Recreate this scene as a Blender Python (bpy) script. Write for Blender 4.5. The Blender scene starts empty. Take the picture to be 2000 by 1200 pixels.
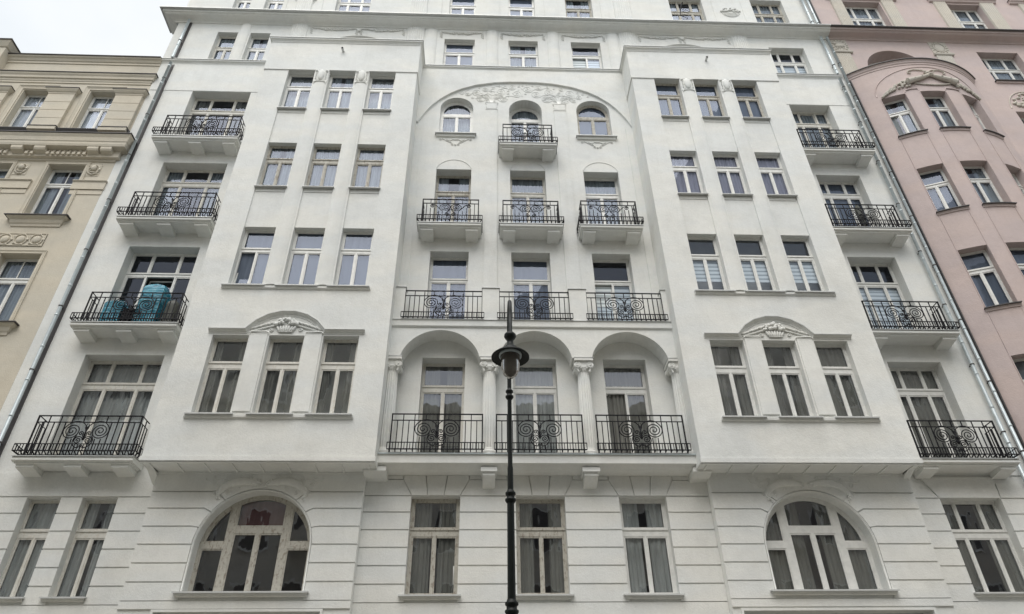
import bpy, math, random
from math import sin, cos, pi, sqrt, atan2, radians
from mathutils import Vector, Matrix
from mathutils.geometry import tessellate_polygon
random.seed(7)
sc = bpy.context.scene
COL = sc.collection

# ------------------------------------------------------------------ camera
cam_data = bpy.data.cameras.new('camera')
cam_data.sensor_width = 36.0
cam_data.lens = 36.0 * 1360.0 / 2000.0
cam_data.clip_start = 0.1
cam_data.clip_end = 2000.0
cam = bpy.data.objects.new('camera', cam_data)
COL.objects.link(cam)
Rr = (0.9992535, -0.0367414, -0.0119409)
Rd = (0.0117896, 0.5843481, -0.8114175)
Rf = (0.0367903, 0.8106710, 0.5843450)
cam.matrix_world = Matrix(((Rr[0], -Rd[0], -Rf[0], 0.0), (Rr[1], -Rd[1], -Rf[1], -15.5), (Rr[2], -Rd[2], -Rf[2], 1.6), (0, 0, 0, 1)))
sc.camera = cam

# ------------------------------------------------------------------ sky, sun, exposure
SUN_EL, SUN_AZ = 60.0, 194.0          # azimuth clockwise from +Y: the sun stands behind the camera
world = bpy.data.worlds.new('World')
sc.world = world
world.use_nodes = True
wn, wl = world.node_tree.nodes, world.node_tree.links
wn.clear()
wo = wn.new('ShaderNodeOutputWorld')
bg1 = wn.new('ShaderNodeBackground'); bg2 = wn.new('ShaderNodeBackground'); addn = wn.new('ShaderNodeAddShader')
sky = wn.new('ShaderNodeTexSky'); sky.sky_type = 'NISHITA'; sky.sun_disc = False
sky.sun_elevation = radians(SUN_EL); sky.sun_rotation = radians(SUN_AZ); sky.air_density = 1.0; sky.dust_density = 3.0
bg1.inputs['Strength'].default_value = 0.05 * 0.5
tc = wn.new('ShaderNodeTexCoord'); mp = wn.new('ShaderNodeMapping'); mp.inputs['Scale'].default_value = (1.2, 1.2, 2.2)
nz = wn.new('ShaderNodeTexNoise'); nz.inputs['Scale'].default_value = 1.3; nz.inputs['Detail'].default_value = 5.0; nz.inputs['Roughness'].default_value = 0.5
rp = wn.new('ShaderNodeValToRGB')
rp.color_ramp.elements[0].position = 0.35; rp.color_ramp.elements[0].color = (0.70, 0.765, 0.775, 1)
rp.color_ramp.elements[1].position = 0.68; rp.color_ramp.elements[1].color = (1.0, 0.995, 0.975, 1)
bg2.inputs['Strength'].default_value = 0.62
wl.new(tc.outputs['Generated'], mp.inputs['Vector']); wl.new(mp.outputs[0], nz.inputs['Vector']); wl.new(nz.outputs['Fac'], rp.inputs[0])
wl.new(rp.outputs[0], bg2.inputs['Color']); wl.new(sky.outputs[0], bg1.inputs['Color'])
wl.new(bg1.outputs[0], addn.inputs[0]); wl.new(bg2.outputs[0], addn.inputs[1]); wl.new(addn.outputs[0], wo.inputs['Surface'])
sun_d = bpy.data.lights.new('sun', 'SUN'); sun_d.energy = 1.5; sun_d.angle = radians(52); sun_d.color = (1.0, 0.97, 0.93)
sun = bpy.data.objects.new('sun', sun_d); COL.objects.link(sun)
_az, _el = radians(SUN_AZ), radians(SUN_EL)
sdir = Vector((sin(_az) * cos(_el), cos(_az) * cos(_el), sin(_el)))
sun.rotation_euler = sdir.to_track_quat('Z', 'Y').to_euler()
sc.view_settings.view_transform = 'Standard'; sc.view_settings.look = 'None'
sc.view_settings.exposure = 0.68; sc.view_settings.gamma = 1.0; sc.view_settings.use_curve_mapping = False
try:
    sc.cycles.max_bounces = 8; sc.cycles.transparent_max_bounces = 16; sc.cycles.caustics_reflective = False; sc.cycles.caustics_refractive = False
except Exception: pass

# ------------------------------------------------------------------ materials
def new_mat(name):
    m = bpy.data.materials.new(name); m.use_nodes = True
    n, l = m.node_tree.nodes, m.node_tree.links
    n.clear(); o = n.new('ShaderNodeOutputMaterial'); b = n.new('ShaderNodeBsdfPrincipled'); l.new(b.outputs[0], o.inputs[0])
    return m, n, l, b, o
def noise(n, l, vec, scale, detail=4.0, rough=0.55):
    t = n.new('ShaderNodeTexNoise'); t.inputs['Scale'].default_value = scale; t.inputs['Detail'].default_value = detail; t.inputs['Roughness'].default_value = rough
    l.new(vec, t.inputs['Vector']); return t.outputs['Fac']
def ramp(n, l, fac, stops):
    r = n.new('ShaderNodeValToRGB'); e = r.color_ramp.elements
    e[0].position, e[0].color = stops[0][0], (*stops[0][1], 1); e[1].position, e[1].color = stops[-1][0], (*stops[-1][1], 1)
    for p, c in stops[1:-1]:
        q = e.new(p); q.color = (*c, 1)
    l.new(fac, r.inputs[0]); return r.outputs[0]
def mul(n, l, a, b, f=1.0):
    m = n.new('ShaderNodeMix'); m.data_type = 'RGBA'; m.blend_type = 'MULTIPLY'; m.inputs[0].default_value = f
    l.new(a, m.inputs[6])
    if isinstance(b, tuple): m.inputs[7].default_value = (*b, 1)
    else: l.new(b, m.inputs[7])
    return m.outputs[2]
def plaster(name, base, var=0.042, bump=0.6, streak=0.012):
    m, n, l, b, o = new_mat(name)
    g = n.new('ShaderNodeNewGeometry'); P = g.outputs['Position']
    c = tuple(base); d = tuple(x * (1 - var * 2.2) for x in base); e = tuple(min(1, x * (1 + var)) for x in base)
    big = ramp(n, l, noise(n, l, P, 0.55, 6, 0.62), [(0.30, d), (0.5, c), (0.72, e)])
    mid = ramp(n, l, noise(n, l, P, 3.2, 5, 0.6), [(0.3, (1 - var,) * 3), (0.6, (1.0,) * 3)])
    col = mul(n, l, big, mid)
    fine = ramp(n, l, noise(n, l, P, 17, 4, 0.65), [(0.32, (1 - var * 1.1,) * 3), (0.62, (1.0,) * 3)])
    col = mul(n, l, col, fine)
    if streak:                                   # faint run-off marks that follow the wall downwards
        mp = n.new('ShaderNodeMapping'); mp.inputs['Scale'].default_value = (5.5, 5.5, 0.28); l.new(P, mp.inputs[0])
        st = ramp(n, l, noise(n, l, mp.outputs[0], 1.0, 4, 0.6), [(0.34, (1 - 2.0 * streak, 1 - 2.1 * streak, 1 - 2.4 * streak)), (0.56, (1.0,) * 3)])
        col = mul(n, l, col, st)
        # hand-rolled patches of repainted render, each a slightly different white
        mp2 = n.new('ShaderNodeMapping'); mp2.inputs['Scale'].default_value = (0.35, 0.35, 0.9); l.new(P, mp2.inputs[0])
        pt = ramp(n, l, noise(n, l, mp2.outputs[0], 1.6, 2, 0.4), [(0.40, (0.955, 0.965, 0.975)), (0.60, (1.0, 0.992, 0.975))])
        col = mul(n, l, col, pt)
    l.new(col, b.inputs['Base Color']); b.inputs['Roughness'].default_value = 0.9
    b.inputs['Specular IOR Level'].default_value = 0.25
    bp = n.new('ShaderNodeBump'); bp.inputs['Strength'].default_value = bump; bp.inputs['Distance'].default_value = 0.012
    a = n.new('ShaderNodeMath'); a.operation = 'ADD'
    s2 = n.new('ShaderNodeMath'); s2.operation = 'MULTIPLY'; s2.inputs[1].default_value = 2.2
    l.new(noise(n, l, P, 2.4, 3, 0.5), s2.inputs[0]); l.new(s2.outputs[0], a.inputs[0]); l.new(noise(n, l, P, 26, 5, 0.7), a.inputs[1])
    l.new(a.outputs[0], bp.inputs['Height']); l.new(bp.outputs[0], b.inputs['Normal'])
    return m
def paint(name, base, rough=0.45, peel=None, metal=0.0, bump=0.1, scale=8, spec=0.5):
    m, n, l, b, o = new_mat(name)
    g = n.new('ShaderNodeNewGeometry'); P = g.outputs['Position']
    c = ramp(n, l, noise(n, l, P, scale, 5, 0.6), [(0.3, tuple(x * 0.86 for x in base)), (0.65, base)])
    if peel:
        mp = n.new('ShaderNodeMapping'); mp.inputs['Scale'].default_value = (16, 16, 7); l.new(P, mp.inputs[0])
        f = ramp(n, l, noise(n, l, mp.outputs[0], 1.2, 8, 0.72), [(0.42, (1, 1, 1)), (0.47, (0, 0, 0))])
        mx = n.new('ShaderNodeMix'); mx.data_type = 'RGBA'; l.new(f, mx.inputs[0]); l.new(c, mx.inputs[6]); mx.inputs[7].default_value = (*peel, 1); c = mx.outputs[2]
    l.new(c, b.inputs['Base Color']); b.inputs['Roughness'].default_value = rough; b.inputs['Metallic'].default_value = metal
    b.inputs['Specular IOR Level'].default_value = spec
    bp = n.new('ShaderNodeBump'); bp.inputs['Strength'].default_value = bump; bp.inputs['Distance'].default_value = 0.01
    l.new(noise(n, l, P, scale * 3, 4, 0.6), bp.inputs['Height']); l.new(bp.outputs[0], b.inputs['Normal'])
    return m
def glass(name, wave, tint=(0.80, 0.84, 0.86), gain=2.4, wscale=3.0, gl=(0.90, 0.93, 1.0)):
    m, n, l, b, o = new_mat(name); n.remove(b)
    g = n.new('ShaderNodeNewGeometry'); mp = n.new('ShaderNodeMapping'); mp.inputs['Scale'].default_value = (1.0, 1.0, 0.45); l.new(g.outputs['Position'], mp.inputs[0])
    bp = n.new('ShaderNodeBump'); bp.inputs['Strength'].default_value = 1.0; bp.inputs['Distance'].default_value = wave
    l.new(noise(n, l, mp.outputs[0], wscale, 2, 0.4), bp.inputs['Height'])
    gs = n.new('ShaderNodeBsdfGlossy'); gs.inputs['Roughness'].default_value = 0.015; gs.inputs['Color'].default_value = (*gl, 1); l.new(bp.outputs[0], gs.inputs['Normal'])
    tr = n.new('ShaderNodeBsdfTransparent'); tr.inputs['Color'].default_value = (*tint, 1)
    dt = n.new('ShaderNodeVectorMath'); dt.operation = 'DOT_PRODUCT'; l.new(g.outputs['Incoming'], dt.inputs[0]); l.new(g.outputs['True Normal'], dt.inputs[1])
    def mth(op, a_, v_):                      # Schlick reflectance, the same from both sides of the pane
        q = n.new('ShaderNodeMath'); q.operation = op
        if isinstance(a_, float): q.inputs[0].default_value = a_; l.new(v_, q.inputs[1])
        else:
            l.new(a_, q.inputs[0])
            if v_ is not None: q.inputs[1].default_value = v_
        return q
    fr = mth('ADD', mth('MULTIPLY', mth('POWER', mth('SUBTRACT', 1.0, mth('ABSOLUTE', dt.outputs['Value'], None).outputs[0]).outputs[0], 5.0).outputs[0], 0.96).outputs[0], 0.042)
    mt = n.new('ShaderNodeMath'); mt.operation = 'MULTIPLY'; mt.inputs[1].default_value = gain; mt.use_clamp = True
    l.new(fr.outputs[0], mt.inputs[0])
    mx = n.new('ShaderNodeMixShader'); l.new(mt.outputs[0], mx.inputs[0]); l.new(tr.outputs[0], mx.inputs[1]); l.new(gs.outputs[0], mx.inputs[2])
    l.new(mx.outputs[0], o.inputs[0]); return m
def cloth(name, base, alpha=0.75, fine=60):
    m, n, l, b, o = new_mat(name)
    g = n.new('ShaderNodeNewGeometry'); mp = n.new('ShaderNodeMapping'); mp.inputs['Scale'].default_value = (1, 1, 0.12); l.new(g.outputs['Position'], mp.inputs[0])
    c = ramp(n, l, noise(n, l, mp.outputs[0], 14, 3, 0.5), [(0.3, tuple(x * 0.72 for x in base)), (0.7, base)])
    l.new(c, b.inputs['Base Color']); b.inputs['Roughness'].default_value = 0.95; b.inputs['Alpha'].default_value = alpha
    b.inputs['Specular IOR Level'].default_value = 0.1
    return m
def stripes(name, ca, cb, period, duty=0.5, alpha=1.0):
    m, n, l, b, o = new_mat(name)
    g = n.new('ShaderNodeNewGeometry'); sp = n.new('ShaderNodeSeparateXYZ'); l.new(g.outputs['Position'], sp.inputs[0])
    d = n.new('ShaderNodeMath'); d.operation = 'DIVIDE'; d.inputs[1].default_value = period; l.new(sp.outputs[2], d.inputs[0])
    f = n.new('ShaderNodeMath'); f.operation = 'FRACT'; l.new(d.outputs[0], f.inputs[0])
    c = ramp(n, l, f.outputs[0], [(duty - 0.02, ca), (duty + 0.02, cb)])
    l.new(c, b.inputs['Base Color']); b.inputs['Roughness'].default_value = 0.8; b.inputs['Alpha'].default_value = alpha
    return m
WHITE = plaster('white_stucco', (0.80, 0.805, 0.78))
BEIGE = plaster('beige_stucco', (0.63, 0.58, 0.485), var=0.04, streak=0.012)
PINK = plaster('pink_stucco', (0.58, 0.485, 0.465), var=0.04, streak=0.012)
CREAM = plaster('cream_stone', (0.58, 0.545, 0.485), var=0.05, bump=0.2, streak=0.012)
FAR = plaster('grey_beige_render', (0.64, 0.61, 0.55), var=0.1)
PLASTIC = paint('white_window_paint', (0.80, 0.80, 0.77), 0.35)
OLDPAINT = paint('aged_cream_paint', (0.73, 0.715, 0.66), 0.6, peel=(0.64, 0.61, 0.54), bump=0.3)
SILLWHITE = paint('light_grey_coated_sheet', (0.60, 0.61, 0.60), 0.35, bump=0.1, scale=4)
WORN = paint('weathered_wood_paint', (0.54, 0.52, 0.46), 0.7, peel=(0.34, 0.30, 0.25), bump=0.5, scale=12)
IRON = paint('black_iron', (0.010, 0.010, 0.013), 0.6, bump=0.2, spec=0.2)
ZINC = paint('zinc_sheet', (0.55, 0.61, 0.63), 0.40, metal=0.3, bump=0.25, scale=5)
SHEET = paint('grey_sheet_metal', (0.55, 0.56, 0.55), 0.45, metal=0.35, bump=0.15, scale=4)
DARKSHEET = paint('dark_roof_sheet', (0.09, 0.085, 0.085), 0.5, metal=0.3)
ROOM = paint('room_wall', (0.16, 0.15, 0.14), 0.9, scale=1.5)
LAMPGREEN = paint('dark_green_enamel', (0.006, 0.009, 0.008), 0.42, bump=0.1, spec=0.25)
PANE = glass('clear_pane', 0.0015, tint=(0.88, 0.90, 0.91), gain=2.8)
PANEUP = glass('sky_reflecting_pane', 0.002, tint=(0.84, 0.87, 0.90), gain=1.5, gl=(0.72, 0.79, 0.95))
OLDPANE = glass('wavy_old_pane', 0.006, tint=(0.90, 0.92, 0.91), gain=3.6, wscale=2.6)
GLOBE, n_, l_, b_, o_ = new_mat('smoky_globe_glass')
b_.inputs['Base Color'].default_value = (0.16, 0.145, 0.13, 1); b_.inputs['Roughness'].default_value = 0.12
b_.inputs['Transmission Weight'].default_value = 0.35; b_.inputs['IOR'].default_value = 1.3
SHEER = cloth('sheer_curtain', (0.50, 0.525, 0.53), 0.84)
LACE = cloth('dark_lace_curtain', (0.27, 0.27, 0.25), 0.8)
SLATE = cloth('grey_sheer_curtain', (0.36, 0.40, 0.42), 0.8)
BRIGHT = cloth('white_curtain', (0.74, 0.77, 0.80), 0.9)
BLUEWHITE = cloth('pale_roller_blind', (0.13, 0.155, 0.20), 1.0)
LILAC = cloth('lilac_grey_curtain', (0.34, 0.33, 0.40), 0.95)
ZEBRA = stripes('zebra_blind', (0.80, 0.86, 0.88), (0.42, 0.47, 0.50), 0.135, 0.62)
ASPHALT = plaster('asphalt', (0.20, 0.20, 0.19), var=0.1, streak=0)
PAVING = plaster('concrete_paving', (0.52, 0.485, 0.42), var=0.08, streak=0)

FILM, n_, l_, b_, o_ = new_mat('turquoise_wrap_film')
g_ = n_.new('ShaderNodeNewGeometry'); mp_ = n_.new('ShaderNodeMapping'); mp_.inputs['Scale'].default_value = (2.0, 2.0, 9.0); l_.new(g_.outputs['Position'], mp_.inputs[0])
f_ = noise(n_, l_, mp_.outputs[0], 2.2, 6, 0.6)
l_.new(ramp(n_, l_, f_, [(0.3, (0.008, 0.13, 0.21)), (0.52, (0.02, 0.25, 0.36)), (0.74, (0.20, 0.50, 0.58))]), b_.inputs['Base Color'])
b_.inputs['Roughness'].default_value = 0.22
bp_ = n_.new('ShaderNodeBump'); bp_.inputs['Strength'].default_value = 0.9; bp_.inputs['Distance'].default_value = 0.03; l_.new(f_, bp_.inputs['Height']); l_.new(bp_.outputs[0], b_.inputs['Normal'])
DARKPLASTIC = paint('dark_olive_plastic', (0.06, 0.065, 0.05), 0.5)
BROWN = paint('dark_brown_plastic', (0.045, 0.03, 0.025), 0.5)
RED = cloth('dusty_red_curtain', (0.22, 0.10, 0.10), 0.85)

# ------------------------------------------------------------------ mesh tools
class MB:
    def __init__(s): s.v = []; s.f = []; s.sm = []
    def quad(s, a, b, c, d, sm=False):
        i = len(s.v); s.v += [a, b, c, d]; s.f.append((i, i + 1, i + 2, i + 3)); s.sm.append(sm)
    def box(s, x0, x1, y0, y1, z0, z1):
        i = len(s.v)
        s.v += [(x0, y0, z0), (x1, y0, z0), (x1, y1, z0), (x0, y1, z0), (x0, y0, z1), (x1, y0, z1), (x1, y1, z1), (x0, y1, z1)]
        for q in ((0, 3, 2, 1), (4, 5, 6, 7), (0, 1, 5, 4), (1, 2, 6, 5), (2, 3, 7, 6), (3, 0, 4, 7)):
            s.f.append(tuple(i + k for k in q)); s.sm.append(False)
    def plate(s, outer, holes, y, reveal=0.0, edge=0.0):
        """flat XZ polygon with holes facing -Y at y; hole sides go back by reveal, outer sides by edge"""
        polys = [[Vector((p[0], p[1], 0)) for p in outer]] + [[Vector((p[0], p[1], 0)) for p in h] for h in holes]
        flat = [p for q in polys for p in q]
        i = len(s.v); s.v += [(p.x, y, p.y) for p in flat]
        for t in tessellate_polygon(polys):
            a, b, c = (flat[k] for k in t)
            cr = (b.x - a.x) * (c.y - a.y) - (b.y - a.y) * (c.x - a.x)
            if abs(cr) < 1e-9: continue
            s.f.append(tuple(i + k for k in (t if cr > 0 else (t[0], t[2], t[1])))); s.sm.append(False)
        if reveal:
            rv = reveal if isinstance(reveal, (list, tuple)) else [reveal] * len(holes)
            for h, d in zip(holes, rv): s.ring(h, y, y + d)
        if edge: s.ring(outer, y, y + edge)
    def ring(s, loop, y0, y1):
        n = len(loop)
        for k in range(n):
            a, b = loop[k], loop[(k + 1) % n]
            s.quad((a[0], y0, a[1]), (b[0], y0, b[1]), (b[0], y1, b[1]), (a[0], y1, a[1]))
    def prism(s, poly, y0, y1):
        """XZ polygon with thickness from y0 (front) to y1"""
        s.plate(poly, [], y0, edge=y1 - y0)
    def profx(s, prof, x0, x1):
        """closed (y,z) profile extruded along X"""
        n = len(prof)
        for k in range(n):
            a, b = prof[k], prof[(k + 1) % n]
            s.quad((x0, a[0], a[1]), (x1, a[0], a[1]), (x1, b[0], b[1]), (x0, b[0], b[1]))
        for x in (x0, x1):
            i = len(s.v); s.v += [(x, p[0], p[1]) for p in prof]; s.f.append(tuple(range(i, i + n))); s.sm.append(False)
    def plan(s, path, prof):
        """open (out,z) profile swept along an (x,y) plan path; out is to the right hand of travel (towards -Y for +X)"""
        n = len(path); rows = []
        for k, p in enumerate(path):
            d0 = None if k == 0 else Vector((p[0] - path[k - 1][0], p[1] - path[k - 1][1])).normalized()
            d1 = None if k == n - 1 else Vector((path[k + 1][0] - p[0], path[k + 1][1] - p[1])).normalized()
            n0 = None if d0 is None else Vector((d0.y, -d0.x)); n1 = None if d1 is None else Vector((d1.y, -d1.x))
            if n0 is None: m = n1
            elif n1 is None: m = n0
            else:
                m = (n0 + n1).normalized(); m = m / max(0.3, m.dot(n0))
            rows.append([(p[0] + m.x * q[0], p[1] + m.y * q[0], q[1]) for q in prof])
        for a, b in zip(rows, rows[1:]):
            for k in range(len(prof) - 1): s.quad(a[k], b[k], b[k + 1], a[k + 1])
        for r in (rows[0], rows[-1]):
            i = len(s.v); s.v += r; s.f.append(tuple(range(i, i + len(r)))); s.sm.append(False)
    def face(s, path, prof, yw):
        """(x,z) path on a wall at y=yw; profile of (out, up) with up normal to the path in the wall plane"""
        n = len(path); rows = []
        for k, p in enumerate(path):
            ds = []
            if k > 0: ds.append(Vector((p[0] - path[k - 1][0], p[1] - path[k - 1][1])).normalized())
            if k < n - 1: ds.append(Vector((path[k + 1][0] - p[0], path[k + 1][1] - p[1])).normalized())
            ns = [Vector((-d.y, d.x)) for d in ds]
            m = sum(ns, Vector((0, 0))).normalized(); m = m / max(0.35, m.dot(ns[0]))
            rows.append([(p[0] + m.x * q[1], yw - q[0], p[1] + m.y * q[1]) for q in prof])
        for a, b in zip(rows, rows[1:]):
            for k in range(len(prof) - 1): s.quad(a[k], b[k], b[k + 1], a[k + 1])
        for r in (rows[0], rows[-1]):
            i = len(s.v); s.v += r; s.f.append(tuple(range(i, i + len(r)))); s.sm.append(False)
    def tube(s, path, r, n=6, flat=1.0, cap=True):
        pts = [Vector(p) for p in path]; rows = []
        rr = r if isinstance(r, (list, tuple)) else [r] * len(pts)
        up = None
        for k, p in enumerate(pts):
            t = (pts[min(k + 1, len(pts) - 1)] - pts[max(k - 1, 0)])
            if t.length < 1e-9: t = Vector((1, 0, 0))
            t.normalize()
            ref = Vector((0, 1, 0)) if abs(t.y) < 0.9 else Vector((0, 0, 1))
            a = t.cross(ref).normalized(); b = t.cross(a).normalized()
            rows.append([tuple(p + a * cos(2 * pi * j / n + pi / n) * rr[k] + b * sin(2 * pi * j / n + pi / n) * rr[k] * flat) for j in range(n)])
        i = len(s.v)
        for r_ in rows: s.v += r_
        for k in range(len(rows) - 1):
            for j in range(n):
                s.f.append((i + k * n + j, i + k * n + (j + 1) % n, i + (k + 1) * n + (j + 1) % n, i + (k + 1) * n + j)); s.sm.append(n > 4)
        if cap:
            s.f.append(tuple(i + j for j in range(n))); s.sm.append(False)
            e = i + (len(rows) - 1) * n; s.f.append(tuple(e + j for j in reversed(range(n)))); s.sm.append(False)
    def bar(s, a, b, w=0.018): s.tube([a, b], w * 0.78, 4)
    def blob(s, c, r, n=8, m=5, rot=0.0):
        """ellipsoid, rotated in the XZ plane by rot"""
        i = len(s.v); ca, sa = cos(rot), sin(rot)
        for k in range(1, m):
            ph = pi * k / m
            for j in range(n):
                th = 2 * pi * j / n
                x, y, z = r[0] * sin(ph) * cos(th), r[1] * sin(ph) * sin(th), r[2] * cos(ph)
                s.v.append((c[0] + x * ca - z * sa, c[1] + y, c[2] + x * sa + z * ca))
        s.v.append((c[0] - r[2] * sa, c[1], c[2] + r[2] * ca)); s.v.append((c[0] + r[2] * sa, c[1], c[2] - r[2] * ca))
        T, B = len(s.v) - 2, len(s.v) - 1
        for k in range(m - 2):
            for j in range(n):
                s.f.append((i + k * n + j, i + (k + 1) * n + j, i + (k + 1) * n + (j + 1) % n, i + k * n + (j + 1) % n)); s.sm.append(True)
        for j in range(n):
            s.f.append((T, i + j, i + (j + 1) % n)); s.sm.append(True)
            e = i + (m - 2) * n; s.f.append((B, e + (j + 1) % n, e + j)); s.sm.append(True)
    def lathe(s, prof, cx, cy, n=24, rad=None, a0=0.0, a1=2 * pi):
        full = abs(a1 - a0 - 2 * pi) < 1e-6; m = n if full else n + 1; i = len(s.v)
        for r, z in prof:
            for j in range(m):
                a = a0 + (a1 - a0) * j / n; q = r * (rad(j) if rad else 1.0)
                s.v.append((cx + q * cos(a), cy + q * sin(a), z))
        for k in range(len(prof) - 1):
            for j in range(n):
                j2 = (j + 1) % m if full else j + 1
                s.f.append((i + k * m + j, i + k * m + j2, i + (k + 1) * m + j2, i + (k + 1) * m + j)); s.sm.append(rad is None)
    def spiral(s, cx, cz, y, r0, turns, a0, dr=1, w=0.01, lead=None, n=5, per=16, rmin=0.12):
        N = int(per * turns); P = []
        for k in range(N + 1):
            t = k / N; r = r0 * (rmin + (1 - rmin) * (1 - t)); a = a0 + dr * 2 * pi * turns * t
            P.append((cx + r * cos(a), y, cz + r * sin(a)))
        if lead: P = [(q[0], y, q[1]) for q in lead] + P
        s.tube(P, w, n)
    def build(s, name, mat, parent=None, tf=None):
        me = bpy.data.meshes.new(name)
        vs = [tuple(tf(*v)) for v in s.v] if tf else s.v
        me.from_pydata(vs, [], s.f); me.materials.append(mat)
        me.polygons.foreach_set('use_smooth', s.sm); me.update()
        return put(name, me, parent)
def put(name, me, parent=None):
    o = bpy.data.objects.new(name, me); COL.objects.link(o)
    if parent is not None:
        o.parent = parent
        if parent.type == 'EMPTY': o.matrix_parent_inverse = Matrix.Translation(-Vector(parent.location))
    return o
def thing(name, label, cat, loc, group=None):
    o = bpy.data.objects.new(name, None); COL.objects.link(o); o.location = loc; o.empty_display_size = 0.3
    o['label'] = label; o['category'] = cat
    if group: o['group'] = group
    return o
def tag(o, label, cat, group=None):
    o['label'] = label; o['category'] = cat
    if group: o['group'] = group
    return o
def rect(x0, x1, z0, z1): return [(x0, z0), (x1, z0), (x1, z1), (x0, z1)]
def arch_poly(x0, x1, z0, zs, zt, n=14):
    """rectangle with a segmental or round head springing at zs, crown at zt"""
    h = (x1 - x0) / 2; f = zt - zs; cx = (x0 + x1) / 2
    r = (h * h + f * f) / (2 * f); cz = zt - r; a = math.asin(min(1, h / r))
    if f > h: a = pi / 2
    P = [(x0, z0), (x1, z0)]
    for k in range(n + 1):
        t = a - 2 * a * k / n; P.append((cx + r * sin(t), cz + r * cos(t)))
    return P

# ------------------------------------------------------------------ windows
def sub(loop, d):
    """shrink a convex counter-clockwise loop by d"""
    n = len(loop); out = []
    for k in range(n):
        a, b, c = (Vector(loop[(k - 1) % n]), Vector(loop[k]), Vector(loop[(k + 1) % n]))
        d0 = (b - a); d1 = (c - b)
        if d0.length < 1e-7 or d1.length < 1e-7: out.append((b.x, b.y)); continue
        d0.normalize(); d1.normalize(); n0 = Vector((-d0.y, d0.x)); n1 = Vector((-d1.y, d1.x))
        m = (n0 + n1).normalized(); m = m / max(0.4, m.dot(n0)); p = b + m * d; out.append((p.x, p.y))
    return out
def curtain_mesh(kind, x0, x1, z0, z1, y, gap=0.0):
    b = MB()
    if kind in ('zebra', 'roller', 'zebra_half'):
        zz = z0 if kind != 'zebra_half' else z0 + (z1 - z0) * 0.42
        b.box(x0, x1, y, y + 0.01, zz, z1); return b
    N = max(6, int((x1 - x0) / 0.035)); ph = random.random() * 6; prev = None
    for k in range(N + 1):
        if gap and abs(k / N - 0.5) < gap: prev = None; continue
        x = x0 + (x1 - x0) * k / N; yy = y + 0.022 * sin(k * 1.9 + ph) + 0.012 * sin(k * 0.7 + ph * 2)
        if prev: b.quad((prev[0], prev[1], z0), (x, yy, z0), (x, yy, z1), (prev[0], prev[1], z1), True)
        prev = (x, yy)
    return b
CUR = {'sheer': SHEER, 'lace': LACE, 'bright': BRIGHT, 'roller': BLUEWHITE, 'lilac': LILAC, 'zebra': ZEBRA, 'zebra_half': ZEBRA, 'red': RED, 'half': BRIGHT}
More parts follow.
